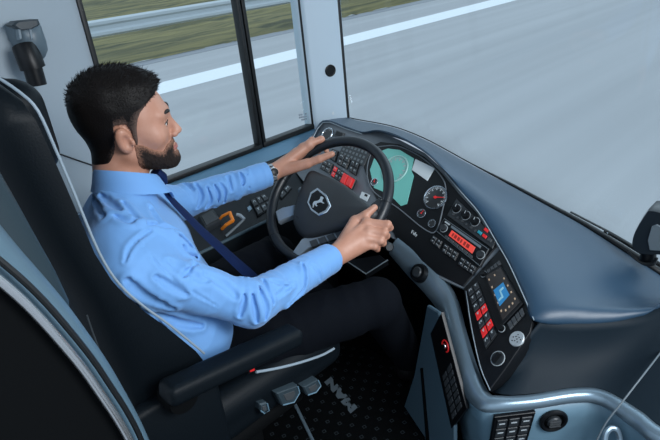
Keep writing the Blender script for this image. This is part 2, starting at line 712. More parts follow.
# windshield glass, gasket
wb = spl(np.array([(XW + .05, 1.295, Wp[0][2])] + [p for p in Wp[1:]] + Wtail[:3]), 4)
rings = []
for k in np.linspace(0, 1, 8):
    rings.append(np.stack([wb[:, 0], wb[:, 1] + .012 - .16 * k ** 1.3, wb[:, 2] * (1 - k) + 2.1 * k], 1))
V, F = loft(rings, False, False)
ws = struct(mk('window_3', V, F, M_glass, None, 60))
sm = ws.modifiers.new('thick', 'SOLIDIFY')
sm.thickness = .005
gw = np.interp(np.arange(len(wb)), [0, 20, 24, 36, len(wb)], [.003, .003, .007, .013, .015])
V, F = tube(wb + (0, .008, .004), gw, 10, flat=.8)
mk('gasket', V, F, M_rubber, ws, 50)
# black edge strip up the pillar side of the windshield
col = np.array([(XW + .068, 1.292 - .16 * k ** 1.3 * .0, wb[0][2] - .02 + k * (2.1 - wb[0][2])) for k in np.linspace(0, 1, 6)])
V, F = tube(col, .011, 8)
mk('edge_strip', V, F, M_rubber, ws, 50)

# ================================================================== DASHBOARD
dash = thing('dashboard', (.3, .9, FZ), 'wide dark blue-grey wraparound bus dashboard below the windshield', 'dashboard')
# top shell
Ecol = [(PA, (311, 142), .004), (PA, (323, 121.5), .010), (PA, (345, 127), .011), (PA, (362, 132.5), .014), (PA, (379, 131), .034), (PA, (400, 137.5), .05), (PA, (425, 152), .05), (PA, (445, 171), .034),
        (PA, (461, 190), .016), (PA, (479, 211), .012), (PA, (497, 240), .012), (PC, (510, 263), .012), (PC, (525, 296), .012), (PC, (535, 320), .010)]
E3 = [p(x, y, h) for p, (x, y), h in Ecol]
E0 = [p(x, y, -.012) for p, (x, y), h in Ecol]
Wd = [np.array((-.575, 1.17, .775))] + Wp[:13]
crease = [((575, 323.5), .71), ((612, 322), .775), ((645, 315), .83), ((690, 303), .88)]
C3 = [hy(x, y, yy) for (x, y), yy in crease] + [np.array((1.25, .86, .52)), np.array((1.5, .84, .5))]
E3 += C3
E0 += [c_ + np.array((0, .03, -.03)) for c_ in C3]
Wd += [Wp[12] + np.array((.06, 0, -.01)), Wp[12] + np.array((.12, 0, -.018)), Wp[12] + np.array((.2, 0, -.03)), Wtail[1], Wtail[2], Wtail[3]]
E3, E0, Wd = map(np.array, (E3, E0, Wd))
cols = len(E3)
bulge = np.interp(np.arange(cols), [0, 3, 5, 8, 13, 19], [.004, .006, .010, .028, .05, .05])
knots = []
for i in range(cols):
    e, wv = E3[i], Wd[i]
    d = wv - e
    up = np.array((0, 0, 1))
    k = [E0[i], e, e + d * (.04 if i < 8 else .07) + up * bulge[i] * (.25 if i < 8 else .62), e + d * .2 + up * bulge[i] * (.8 if i < 8 else .95), e + d * .5 + up * bulge[i], e + d * .8 + up * bulge[i] * .5, wv, wv + (0, .02, -.05)]
    knots.append(np.array(k))
knots = np.array(knots)
rows = []
dense = np.array([spl(k, 4) for k in knots])
dd = np.array([spl(dense[:, j], 5) for j in range(dense.shape[1])])
nr, nc = dd.shape[:2]
V = dd.reshape(-1, 3)
F = [[i * nc + j, i * nc + j + 1, (i + 1) * nc + j + 1, (i + 1) * nc + j] for i in range(nr - 1) for j in range(nc - 1)]
o = mk('dash_top', V, F, M_dash, dash, 60)
sm = o.modifiers.new('thick', 'SOLIDIFY')
sm.thickness = .004
sm.offset = -1

# fascia main panel (flat, tilted to the driver)
polyA = [(296, 172), (300, 150), (323, 121.5), (345, 127), (362, 132.5), (380, 132), (400, 140), (425, 153), (445, 171), (461, 190), (479, 211), (498, 242), (501, 251), (464, 289), (437, 277), (398, 241), (345, 214), (318, 200)]
V, F = slab(PA.pts(polyA), PA.n, -.035, .0, .001)
mk('fascia_panel', V, F, M_face, dash)
polyB = [(398, 241), (372, 190), (364, 168), (372, 146), (381, 142), (400, 144.5), (425, 157), (443, 174), (459, 194), (477, 213), (497, 247), (464, 287), (437, 274)]
V, F = slab(PA.pts(polyB), PA.n, -.002, .004, .002)
mk('fascia_inlay', V, F, M_black, dash)
polyC = [(464, 289), (500, 250), (511, 264), (526, 298), (534, 318), (531, 333), (505, 371), (490, 391), (479, 366), (470, 325)]
V, F = slab(PC.pts(polyC), PC.n, -.035, .004, .002)
mk('fascia_side_panel', V, F, M_black, dash)
# thin light edge line where the shell meets the fascia
mb = MB()
edge = [PA(x, y, .014) for x, y in ((445, 173), (461, 192), (479, 213), (497, 243))] + [PC(x, y, .013) for x, y in ((509, 264), (524, 297), (534, 320))]
M_edge = mat('edge_light', (.30, .36, .40), .4)
mk('fascia_edge_line', *tube(spl(edge, 4), .0016, 6), M_edge, dash)
mk('fascia_edge_line', *tube(spl([PA(x, y, .012) for x, y in ((308, 148), (323, 122.5), (345, 128.5), (362, 134))], 3), .0016, 6), M_edge, dash)
mk('fascia_edge_line', *tube(spl([PC(x, y, .006) for x, y in ((466, 291), (471, 325), (480, 366), (490, 390))], 3), .0014, 6), M_edge, dash)


# lower face from crease down to the silver band (right of the side panel)
Ttop = [PC(490, 391, -.004)] + [hz(x, y, .437) for x, y in ((500, 394), (515, 395), (545, 392), (575, 387), (605, 390), (640, 410), (672, 432))]
Ttop += [np.array((1.2, .66, .44)), np.array((1.5, .68, .44))]
Ctop = [PC(*q) for q in ((502, 372), (516, 352), (530, 334))] + [E3[13]] + [c_ for c_ in C3]
Tt = spl(np.array(Ttop), 5)
Ct = spl(np.array([PC(490, 391, .0)] + Ctop), 5)


def resample(P, n):
    s = np.concatenate([[0], np.cumsum(np.linalg.norm(np.diff(P, axis=0), axis=1))])
    q = np.linspace(0, s[-1], n)
    return np.stack([np.interp(q, s, P[:, i]) for i in range(3)], 1)


# match columns by fraction of x
def by_x(P, xs):
    return np.stack([xs] + [np.interp(xs, P[:, 0], P[:, i]) for i in (1, 2)], 1)


xs = np.linspace(.635, 1.48, 40)
rowsT, rowsC = by_x(Tt, xs), by_x(Ct[np.argsort(Ct[:, 0])], xs)
grid = []
for k in np.linspace(0, 1, 8):
    g = rowsC * (1 - k) + rowsT * k
    g[:, 1] += .03 * math.sin(math.pi * k)
    g[:, 2] += -.012 * math.sin(math.pi * k)
    grid.append(g)
grid.append(rowsT + (0, .05, -.02))
V, F = loft(grid, False, False)
o = mk('dash_lower_face', V, F, M_dashdark, dash, 60)
sm = o.modifiers.new('thick', 'SOLIDIFY')
sm.thickness = .004

# silver band: between two edges, convex
up_e = [PA(400, 236, .0), PA(421, 252, .0), PA(437, 271, .0), PA(452, 295, -.005), PC(462, 330, -.002), PC(473, 366, -.002), PC(484, 391, -.002), hz(500, 395.5, .437), hz(530, 394.5, .437), hz(575, 387.5, .437), hz(605, 390.5, .437), hz(640, 410.5, .437), hz(672, 432.5, .437), np.array((1.2, .655, .44)), np.array((1.5, .675, .44))]
lo_e = [PA(389, 254, -.012), PA(409, 277, -.018), PA(425, 294, -.022), PA(438, 312, -.024), PC(447, 341, -.014), PC(456, 374, -.012), PC(468, 400, -.012), hz(486, 411.5, .412), hz(530, 409.5, .412), hz(575, 403, .412), hz(600, 405, .412), hz(630, 425, .412), hz(664, 449, .412), np.array((1.2, .635, .41)), np.array((1.5, .655, .41))]
ua, la = spl(up_e, 6), spl(lo_e, 6)
rings = []
for i in range(len(ua)):
    a, b_ = ua[i], la[i]
    t_ = N3(ua[min(i + 1, len(ua) - 1)] - ua[max(i - 1, 0)])
    wv = b_ - a
    n_ = N3(np.cross(t_, wv))
    if n_.dot(CAM - a) < 0:
        n_ = -n_
    h_ = min(np.linalg.norm(wv) * .32, .012)
    ring = [a - n_ * .02]
    for k in np.linspace(0, 1, 9):
        ring.append(a + wv * k + n_ * h_ * math.sin(math.pi * k) ** .7)
    ring.append(b_ - n_ * .02)
    rings.append(np.array(ring))
V, F = loft(rings)
mk('silver_band', V, F, M_silver, dash, 50)

# lower console skirt: drops from under the band to the floor
sk = la[25:]
bot = sk.copy()
bot[:, 2] = FZ
cen = np.array((.9, 1.1))
bot[:, :2] += (cen - bot[:, :2]) * .06
rings = []
for k in np.linspace(0, 1, 6):
    rings.append(sk * (1 - k) + bot * k - np.array((0, -.012, .0)) * (1 - k))
V, F = loft(rings, False, False)
o = mk('lower_console', V, F, M_console, dash, 50)
sm = o.modifiers.new('thick', 'SOLIDIFY')
sm.thickness = .004


def span_plane(pts):
    pts = np.array(pts)
    c_ = pts.mean(0)
    return Plane(c_, np.linalg.svd(pts - c_)[2][2])


i0, i1 = 2 * 6, 5 * 6
tk = la[i1] - la[i0 + 3]
PK = Plane((la[i1] + la[i0 + 3]) / 2 + np.array((-.01, -.03, 0)), N3((-.42, -.88, .12)))
PF = span_plane([la[43], la[54], la[43] * .6 + bot[18] * .4, la[54] * .6 + bot[29] * .4])

# knee-side panel (light metal) and its black inlay
q = PK.pts([(429, 305), (440, 312), (440, 335), (456, 425), (456, 447), (408, 447), (404, 412), (416, 375)], .004)
V, F = slab(q, PK.n, -.004, .006, .003)
mk('knee_panel', V, F, mat('knee_blue_grey', (.06, .105, .14), .42, bump=(600, .06)), dash)
q = PK.pts([(421, 368), (423, 368), (430, 445), (427, 445)], .010)
V, F = slab(q, PK.n, -.004, .003, .001)
mk('panel_groove', V, F, M_blackm, dash)

# ---- instrument cluster
clu = thing('instrument_cluster', PA(420, 190, .004), 'instrument cluster with sky reflection painted teal on its dial and dark speedometer behind the wheel', 'instrument cluster')
q = PA.pts(spl([(367, 172), (373, 150), (386, 146), (401, 147), (424, 159), (441, 176), (446, 190), (443, 208), (436, 231), (424, 229), (398, 208), (374, 192)], 4, True), .004)
V, F = slab(q, PA.n, 0, .003, .002)
mk('housing', V, F, M_black, clu)
V, F = torus(PA(400, 180, .007), PA.n, .001, .0005, 8, 4)
mb = MB()
qq = PA.pts(spl([(367, 172), (373, 150), (386, 146), (401, 147), (424, 159), (441, 176), (446, 190), (443, 208), (436, 231), (424, 229), (398, 208), (374, 192)], 4, True), .0075)
mb.add(*tube(qq, .0022, 6, up=PA.n, closed=True))
mb.build('bezel', M_face, clu)
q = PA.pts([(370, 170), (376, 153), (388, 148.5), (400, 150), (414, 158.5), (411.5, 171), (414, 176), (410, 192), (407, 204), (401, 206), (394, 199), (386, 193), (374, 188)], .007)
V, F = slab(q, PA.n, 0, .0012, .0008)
mk('painted_reflection', V, F, M_tealrefl, clu)
q = PA.pts([(415.5, 159), (435, 168.5), (427.5, 181), (412, 170)], .007)
V, F = slab(q, PA.n, 0, .002, .0008)
mk('display', V, F, M_white, clu)


def gauge(cx, cy, r, parent, plane, face, h=.0085, needle=None, ticks=24, name='dial'):
    c_ = plane(cx, cy, h)
    u, v, n = frame(plane.n)
    ob = MB().add(*disc(c_, n, r, -.002, .0012, 36, .05)).build(name, face, parent)
    mb = MB().add(*torus(c_ + n * .001, n, r, r * .07, 36, 6))
    mb.build('ring', M_chrome if face is not M_tealrefl else mat('teal_pale', (.35, .6, .56), .4), ob)
    mb = MB()
    for k in range(ticks):
        a = math.radians(225 - 270 * k / (ticks - 1))
        d = math.cos(a) * u + math.sin(a) * v
        s = np.cross(n, d)
        l0 = .78 if k % 3 else .66
        ww = r * .025 * (1 if k % 3 else 1.8)
        P = [c_ + d * r * l0 - s * ww, c_ + d * r * .9 - s * ww, c_ + d * r * .9 + s * ww, c_ + d * r * l0 + s * ww]
        mb.add(*slab(P, n, .0012, .002, .0002))
    mb.build('scale', M_mark, ob)
    if needle is not None:
        a = math.radians(needle)
        d = math.cos(a) * u + math.sin(a) * v
        s = np.cross(n, d)
        P = [c_ - d * r * .15 - s * r * .05, c_ + d * r * .85 - s * r * .02, c_ + d * r * .85 + s * r * .02, c_ - d * r * .15 + s * r * .05]
        mb = MB().add(*slab(P, n, .0025, .004, .0003)).add(*disc(c_, n, r * .12, .001, .005, 14))
        mb.build('needle', M_red, ob)
    return ob


gauge(395, 169, .050, clu, PA, M_tealrefl, .0085, None, 30)
M_dial = mat('dial_black', (.02, .022, .024), .35)
gauge(435.5, 197.5, .040, clu, PA, M_dial, .0075, 12, 28)
gauge(421.5, 213.5, .015, clu, PA, M_dial, .0085, 70, 9)
gauge(432, 223.5, .013, clu, PA, M_dial, .0085, None, 9)
gauge(374.5, 182, .014, clu, PA, M_dial, .0085, 100, 9)

# ---- switch panels on the left of the fascia
def switch_panel(name, qpx, nu, nv, plane, label, cat, group, reds=(), h=.002, marks=True, btn=None, back=None, parts_named='switch', teal=()):
    q = plane.pts(qpx, h)
    th = thing(name, np.mean(q, 0), label, cat, group)
    V, F = slab(q, plane.n, -.004, .004, .0012)
    mk('panel_body', V, F, back or M_black, th)
    for i in range(nu):
        for j in range(nv):
            u0, u1 = (i + .08) / nu, (i + .92) / nu
            v0, v1 = (j + .09) / nv, (j + .91) / nv
            s = sub(q, u0, u1, v0, v1)
            m = M_red if (i, j) in reds else (M_tealbtn if (i, j) in teal else (btn or M_btn))
            V, F = slab(s, plane.n, .003, .0075, .0015)
            b_ = mk(parts_named, V, F, m, th)
            if marks:
                mb = MB()
                for (a0, a1, c0, c1) in ((.3, .7, .2, .3), (.42, .58, .3, .5)) if (i + j) % 2 else ((.25, .75, .25, .33), (.25, .38, .33, .5), (.62, .75, .33, .5)):
                    mb.add(*slab(sub(s, a0, a1, c0, c1), plane.n, .0072, .0079, .0001))
                mb.build('symbol', M_mark, b_)
    return th


G = 'switch panels on the grey fascia'
switch_panel('rocker_switch_block', [(332.5, 149), (339, 151.5), (335.5, 162.5), (329, 158.5)], 1, 2, PA, 'two-switch panel nearest the hand, upper switch row on grey fascia', 'switch panel', G)
switch_panel('rocker_switch_block', [(341, 153), (351.5, 158.5), (347, 169.5), (337, 164)], 2, 2, PA, 'middle four-switch panel of the upper switch row on grey fascia', 'switch panel', G)
switch_panel('rocker_switch_block', [(353, 159.5), (360.5, 163.5), (356, 176), (349, 171.5)], 2, 2, PA, 'rightmost four-switch panel of upper row, next to the cluster', 'switch panel', G)
switch_panel('rocker_switch_block', [(324.3, 160), (333.5, 164.2), (329.4, 174), (320.5, 168.8)], 2, 2, PA, 'lower-row switch panel nearest the hub, all dark switches', 'switch panel', G)
switch_panel('rocker_switch_block', [(335.2, 166), (346.4, 173), (341, 183), (331.5, 176.5)], 3, 2, PA, 'lower-row switch panel with one red switch column', 'switch panel', G, reds=((0, 0), (0, 1)))
q = PA.pts([(346.5, 174.2), (356.5, 180.4), (352.4, 190), (342, 184.8)], .002)
th = thing('emergency_switch', np.mean(q, 0), 'large raised red switch block below the switch rows', 'switch')
mk('switch_base', *slab(q, PA.n, -.002, .006, .002), M_black, th)
mk('switch_cover', *slab(sub(q, .03, .49, .04, .96), PA.n, .004, .022, .004), M_red, th)
mk('switch_cover', *slab(sub(q, .51, .97, .04, .96), PA.n, .004, .020, .004), M_red, th)
# warning-light strip over the switch rows
q = PA.pts([(345, 142.5), (371, 151), (364, 166.5), (338.5, 155)], .002)
th = thing('warning_light_panel', np.mean(q, 0), 'dark warning-light panel with pale symbols above the switch rows', 'display panel')
mk('panel_body', *slab(q, PA.n, -.003, .003, .001), M_btn, th)
mb = MB()
for i in range(7):
    for j in range(3):
        mb.add(*slab(sub(q, .06 + i * .13, .13 + i * .13, .12 + j * .3, .28 + j * .3), PA.n, .0028, .0036, .0001))
mb.build('symbols', mat('symbol_grey', (.12, .14, .15), .5), th)
# label near the cluster
q = PA.pts([(362, 191.5), (370, 195), (367, 201.5), (359.5, 197.5)], .002)
th = thing('pictogram_label', np.mean(q, 0), 'small white pictogram label under the red switch', 'label')
mk('plate', *slab(q, PA.n, -.001, .0012, .0003), M_white, th)
mk('pictogram', *slab(sub(q, .45, .8, .1, .45), PA.n, .001, .0018, .0002), M_black, th)
# round air gauge in the left corner of the fascia and small display next to it
th = thing('corner_gauge', PA(327.5, 134, .003), 'small round dark gauge in the far left fascia corner', 'gauge')
gauge(327.5, 134, .026, th, PA, M_dial, .003, None, 12)
q = PA.pts([(337, 130.5), (345, 133.5), (342, 139), (334, 136)], .002)
th = thing('small_display', np.mean(q, 0), 'small dark rectangular display with pale frame beside the corner gauge', 'display')
mk('display_frame', *slab(q, PA.n, -.002, .004, .001), M_btn2, th)
mk('screen', *slab(sub(q, .12, .88, .15, .85), PA.n, .002, .005, .0005), M_black, th)

# ---- climate panel
q = PA.pts([(456.8, 199), (497, 239.5), (493, 249), (447.6, 215.6)], .004)
th = thing('climate_panel', np.mean(q, 0), 'black climate control panel with three round knobs above the radio', 'control panel')
mk('panel_body', *slab(q, PA.n, -.003, .005, .0015), M_btn, th)
u_, v_, n_ = frame(PA.n)
for cx, cy in ((456.8, 208.8), (466, 215.6), (475.2, 221.8)):
    c_ = PA(cx, cy, .008)
    kb = mk('knob', *disc(c_, PA.n, .0125, -.002, .014, 24, .12), M_black, th)
    mk('ring', *torus(c_, PA.n, .0145, .0012, 28, 6), M_mark, kb)
    mk('pointer', *slab([c_ + u_ * a + v_ * b__ for a, b__ in ((-.001, .002), (.001, .002), (.001, .011), (-.001, .011))], PA.n, .0138, .0146, .0001), M_mark, kb)
for k in range(6):
    c_ = PA(453.5 + k * 4.4, 214.6 + k * 3.3, .0088)
    mk('push_button', *disc(c_, PA.n, .0042, -.002, .004, 12), M_btn2, th)
for cx, cy, m in ((480, 232.8, M_tealbtn), (486.5, 230.2, M_red), (484.8, 236.3, M_red), (490, 240, M_btn2)):
    s = PA.pts([(cx - 1, cy - 2.6), (cx + 2.6, cy), (cx + .9, cy + 2.7), (cx - 2.6, cy)], .0088)
    mk('push_button', *slab(s, PA.n, -.002, .004, .001), m, th)

# ---- radio
q = PA.pts([(445.2, 219), (490, 249.8), (481, 267.5), (437, 232)], .004)
th = thing('car_radio', np.mean(q, 0), 'black radio with glowing red display in the fascia', 'radio')
mk('radio_body', *slab(q, PA.n, -.003, .008, .002), M_black, th)
mk('frame_line', *tube([np.array(p_) + PA.n * .008 for p_ in sub(q, .01, .99, .03, .97)], .0010, 6, closed=True), M_grey, th)
mk('radio_lettering', *slab(sub(q, .05, .16, .1, .2), PA.n, .0075, .009, .0003), M_mark, th)
mk('display_window', *slab(sub(q, .25, .78, .34, .72), PA.n, .007, .0092, .0006), M_reddisp, th)
mb = MB()
for k, (a0, a1) in enumerate(((.30, .33), (.35, .40), (.42, .47), (.49, .52), (.56, .60), (.62, .68))):
    mb.add(*slab(sub(q, a0, a1, .42, .64), PA.n, .0088, .0096, .0001))
mb.build('display_digits', mat('display_dark', (.30, .022, .016), .4), th)
mk('cassette_slot', *slab(sub(q, .2, .86, .1, .24), PA.n, .007, .009, .0006), M_grey, th)
for uu, vv in ((.1, .55), (.92, .5)):
    c_ = bil(q, uu, vv) + PA.n * .008
    kb = mk('knob', *disc(c_, PA.n, .011, -.002, .012, 22, .12), M_btn, th)
    mk('ring', *torus(c_ + PA.n * .0005, PA.n, .0125, .001, 24, 6), M_mark, kb)
for k in range(6):
    s = sub(q, .2 + k * .105, .29 + k * .105, .8, .93)
    mk('preset_button', *slab(s, PA.n, .006, .0105, .001), M_btn2, th)

# ---- switch banks under the radio
G = 'switch banks under the radio'
for qpx, n_, lab in (([(433.8, 235.6), (443, 242), (439.5, 249), (430, 241.6)], 2, 'two-switch black bank below the left end of the radio'),
                     ([(445.3, 243.6), (459.3, 253.4), (455.6, 261.2), (441.8, 251.8)], 3, 'three-switch black bank below the middle of the radio'),
                     ([(462, 256.8), (477, 267.5), (473.6, 275.6), (458, 264.8)], 3, 'three-switch black bank below the right end of the radio')):
    switch_panel('switch_bank', qpx, n_, 2, PA, lab, 'switch bank', G, h=.004, btn=M_btn)
# small badge
q = PA.pts([(412.5, 229.5), (418.5, 233.5), (416.5, 237.5), (411, 233.5)], .004)
th = thing('fascia_badge', np.mean(q, 0), 'tiny pale lettered badge at the lower left fascia edge', 'badge')
mb = MB()
for a0, a1, c0, c1 in ((.0, .12, .1, .9), (.12, .3, .1, .25), (.3, .5, .4, .9), (.55, .65, .1, .9), (.7, .95, .4, .55), (.78, .88, .5, .95)):
    mb.add(*slab(sub(q, a0, a1, c0, c1), PA.n, -.001, .0015, .0003))
mb.build('lettering', M_mark, th)

# ---- navigation unit on the side panel
q = PC.pts([(485, 274.5), (501.5, 265.5), (524, 304), (503.5, 326)], .004)
nav = thing('navigation_unit', np.mean(q, 0), 'navigation unit with small blue map square on a dark screen', 'navigation unit')
mk('bezel', *slab(q, PC.n, -.003, .006, .0015), M_black, nav)
scq = sub(q, .07, .93, .06, .94)
so = mk('screen', *slab(scq, PC.n, .004, .0072, .0006), M_brown, nav)
bq = PC.pts([(494.8, 291.4), (504.4, 283.4), (510.7, 296), (501, 307.3)], .0045)
mk('map_square', *slab(bq, PC.n, .006, .0078, .0003), M_blue, so)
mb = MB()
mb.add(*slab(sub(bq, .42, .55, .25, .8), PC.n, .0077, .0084, .0001)).add(*slab(sub(bq, .42, .85, .25, .38), PC.n, .0077, .0084, .0001)).add(*slab(sub(bq, .1, .42, .66, .78), PC.n, .0077, .0084, .0001))
mb.build('map_route', mat('route_pale', (.35, .65, .75), .4), so)
mb = MB()
for uu, vv in ((.1, .12), (.1, .3), (.1, .48), (.1, .66), (.1, .84), (.88, .3), (.88, .5), (.88, .68), (.88, .86), (.5, .9), (.3, .9), (.7, .9), (.5, .1)):
    mb.add(*slab(sub(scq, uu - .035, uu + .035, vv - .02, vv + .02), PC.n, .0070, .0080, .0002))
mb.build('screen_icons', mat('icon_amber', (.5, .36, .24), .5, emit=((.8, .5, .3), .12)), so)
# button strips of the navigation unit
for nm, qpx, n_ in (('top', [(487, 271), (500, 260.5), (502.5, 264.5), (489, 275)], 4), ('bottom', [(507.5, 323.5), (523, 307.5), (526, 314.5), (511, 331)], 4)):
    s = PC.pts(qpx, .004)
    for k in range(n_):
        mk('key', *slab(sub(s, (k + .08) / n_, (k + .92) / n_, .1, .9), PC.n, -.001, .006, .001), M_btn2, nav)
for cx, cy in ((484, 274.5), (502, 329)):
    c_ = PC(cx, cy, .004)
    kb = mk('knob', *disc(c_, PC.n, .0085, -.002, .014, 20, .12), M_black, nav)
    mk('ring', *torus(c_ + PC.n * .002, PC.n, .0095, .001, 24, 6), M_mark, kb)
# columns of switches left of the screen
switch_panel('switch_column', [(468, 290), (478.5, 281.5), (498, 334.5), (486.5, 349.5)], 2, 7, PC, 'two-column bank of black and red switches beside the navigation unit', 'switch bank', None,
             reds=((0, 3), (1, 3), (0, 5), (1, 5)), h=.004, btn=M_btn)
c_ = PC(517, 339, .004)
th = thing('round_plate', c_, 'round silver plate dotted with dark marks below navigation unit', 'plate')
mk('disc', *disc(c_, PC.n, .021, -.003, .004, 30, .08), mat('plate_silver', (.42, .46, .48), .4, metal=.3), th)
mb = MB()
u_, v_, n_ = frame(PC.n)
for k in range(9):
    a = k * 2.4
    rr = .0045 * math.sqrt(k + .4)
    cc = c_ + u_ * rr * math.cos(a) + v_ * rr * math.sin(a)
    mb.add(*disc(cc, PC.n, .0018, .0035, .0046, 8))
mb.build('mark', M_black, th)
c_ = PC(498.5, 359, .004)
th = thing('rotary_switch', c_, 'large black rotary switch with pale ring at the panel bottom', 'rotary switch')
mk('dial', *disc(c_, PC.n, .019, -.003, .006, 30, .08), M_btn, th)
kb = mk('knob', *slab([c_ + u_ * a + v_ * b__ for a, b__ in ((-.004, -.014), (.004, -.014), (.004, .014), (-.004, .014))], PC.n, .004, .018, .002), M_black, th)
mk('ring', *torus(c_ + PC.n * .004, PC.n, .0195, .0012, 32, 6), M_mark, th)

# ---- knob in the silver band, by the column
c_ = PA(418, 272.5, .012)
nb = N3((-.15, -.75, .62))
th = thing('ignition_knob', c_, 'round black knob set in the silver band right of the wheel', 'knob')
mk('surround', *disc(c_, nb, .030, -.02, .004, 30, .08), M_black, th)
mk('knob', *disc(c_, nb, .017, .0, .010, 26, .15), M_btn, th)

# ---- knee-side keypad with the red emblem
q = PK.pts([(437.5, 309), (447, 330), (468, 409), (453, 429)], .006)
q = [q[0], q[1], q[2], q[3]]
th = thing('side_keypad', np.mean(q, 0), 'tall black keypad with a red ring beside the driver knee', 'keypad')
qk = PK.pts([(432, 333), (443, 312), (468.5, 408), (453, 428)], .006)
mk('panel_body', *slab(qk, PK.n, -.003, .006, .002), M_black, th)
for j in range(7):
    for i in range(2):
        mk('key', *slab(sub(qk, .2 + i * .36, .46 + i * .36, .50 + j * .066, .548 + j * .066), PK.n, .005, .008, .0006), M_btn2, th)
u_, v_, n_ = frame(PK.n)
c_ = PK(445.5, 346, .012)
a = np.radians(np.linspace(-60, 200, 18))
mk('red_ring', *tube(c_ + .016 * (np.cos(a)[:, None] * u_ + np.sin(a)[:, None] * v_), .0025, 6, up=PK.n), M_red, th)
mk('key_button', *disc(c_, PK.n, .008, -.002, .006, 16), M_chrome, th)

# ---- front keypad and round vent on the lower console
q = PF.pts([(494, 415.5), (535, 410.5), (526, 441), (489, 446)], .006)
th = thing('door_keypad', np.mean(q, 0), 'square black keypad with pale symbols on the lower console', 'keypad')
mk('panel_body', *slab(q, PF.n, -.004, .006, .0015), M_black, th)
for j in range(3):
    for i in range(3):
        s = sub(q, .08 + i * .3, .32 + i * .3, .1 + j * .29, .34 + j * .29)
        kb = mk('key', *slab(s, PF.n, .005, .009, .001), M_btn, th)
        mk('symbol', *slab(sub(s, .2, .8, .4, .55), PF.n, .0085, .0095, .0001), M_mark, kb)
c_ = PF(553, 420, .004)
th = thing('air_vent', c_, 'round black air vent nozzle on the lower console', 'air vent')
mk('vent_ring', *torus(c_ + PF.n * .003, PF.n, .031, .006, 36, 8), M_black, th)
mk('vent_cup', *disc(c_, PF.n, .031, -.004, .002, 32), M_blackm, th)
vb = mk('nozzle', *disc(c_ + PF.n * .001, PF.n, .018, .0, .012, 28, .2), M_btn, th)
mb = MB()
u_, v_, n_ = frame(PF.n)
for k in (-1, 0, 1):
    P = [c_ + u_ * a + v_ * (k * .008 + b__) for a, b__ in ((-.014, -.0012), (.014, -.0012), (.014, .0012), (-.014, .0012))]
    mb.add(*slab(P, PF.n, .012, .016, .0005))
mb.build('vane', M_btn2, vb)
# grab handle at the lower right
hp = [hz(606, 445, .35), hz(607, 434, .37), hz(612, 428.5, .378), hz(618, 430, .374), hz(621, 440, .35), hz(620, 452, .33)]
hp = [p_ + np.array((0, -.012, .01)) for p_ in hp]
setp(mk('grab_handle', *tube(spl(hp, 5), .0075, 10), M_silver), 'curved bright metal grab handle at the lower console edge', 'handle')
# black door-side cover beyond the console seam, chrome seam strip
seam = [hy(662, 352, .80), hz(645, 374, .50), hz(631, 392, .475), hz(620, 406, .452)] + [hz(609, 422, .40) + (0, -.02, .01), hz(598, 442, .34) + (0, -.03, .0)]
V, F = tube(spl(np.array(seam) + np.array((0, -.006, .006)), 5), .0022, 8)
mk('seam_strip', V, F, M_grey, dash)

V, F = box((-.64, 1.06, FZ), (.50, 1.10, .60))
struct(mk('wall_front', V, F, M_blackm))
V, F = box((.50, 1.06, FZ), (1.50, 1.10, .40))
struct(mk('wall_front_right', V, F, M_blackm))

# ---- left console beside the driver
con = thing('side_console', (-.48, .5, FZ), 'black console under the side window left of the driver', 'console')
prof = [(-.575, .735), (-.50, .70), (-.36, .640), (-.335, .615), (-.34, .57), (-.36, .3), (-.37, FZ), (-.575, FZ)]
V, F = loft([np.array([(a, yy, c) for a, c in prof]) for yy in (-.1, .3, .6, .93)])
mk('console_body', V, F, mat('console_black', (.006, .009, .012), .5, spec=.3, bump=(700, .1)), con)
V, F = tube([(-.338, .1, .619), (-.338, .5, .619), (-.338, .92, .619)], .006, 8)
mk('edge_trim', V, F, mat('edge_teal', (.035, .068, .09), .5), con)
PL = Plane((-.43, .5, .67), (.39, 0, .92))
G = None
switch_panel('window_switch_panel', [(250, 201), (264, 194), (275, 207), (258, 217)], 3, 2, PL, 'dark six-switch panel on the side console near the wheel', 'switch panel', None, h=.002)
switch_panel('mirror_switch_panel', [(273, 190), (283, 181), (292, 189), (282, 200)], 2, 2, PL, 'small switch panel on the side console right behind the wheel rim', 'switch panel', None, h=.002)
# orange lever
th = thing('parking_brake_lever', PL(226, 221), 'bright orange hooked lever on the black side console', 'lever')
lp = [PL(x, y, h) for x, y, h in ((222, 229, .0), (226, 225, .03), (233, 220.5, .05), (229.5, 212.5, .05), (222, 217, .028))]
mk('handle', *tube(lp[1:4], [.007, .0085, .0075], 10, flat=.6), M_orange, th)
mk('shaft', *tube([lp[0], lp[1] * .5 + lp[0] * .5, lp[1], lp[2]], [.006, .006, .006, .007], 8), M_orange, th)
mk('shaft', *tube([PL(219, 220, 0), PL(222.5, 216, .03), lp[3]], .005, 8), M_orange, th)
th = thing('grey_lever', PL(234, 228), 'pale grey angled lever beside the orange one', 'lever')
mk('shaft', *tube([PL(226, 236, .0), PL(235, 228, .02), PL(244, 219.5, .04)], .0045, 8), M_grey, th)
mk('handle', *tube([PL(244.5, 219.5, .04), PL(240, 215.5, .042), PL(236.5, 214.5, .042)], [.006, .007, .006], 8), mat('lever_grey', (.25, .3, .34), .45), th)
q = PL.pts([(198, 221), (213, 213), (221, 225), (205, 234)], .0)
th = thing('console_pad', np.mean(q, 0), 'raised dark grey pad on the side console behind the levers', 'pad')
mk('pad_body', *slab(q, PL.n, -.005, .025, .008), mat('pad_grey', (.022, .028, .034), .5), th)
mk('pad_edge', *slab(sub(q, .1, .9, .1, .9), PL.n, .02, .028, .004), M_btn, th)
q = PL.pts([(247, 208), (250, 206), (252, 209), (249, 211.5)], .002)
setp(mk('console_label', *slab(q, PL.n, -.003, .003, .0004), mat('label_pale', (.2, .3, .38), .5)), 'tiny pale blue label between grey lever and console switches', 'label')

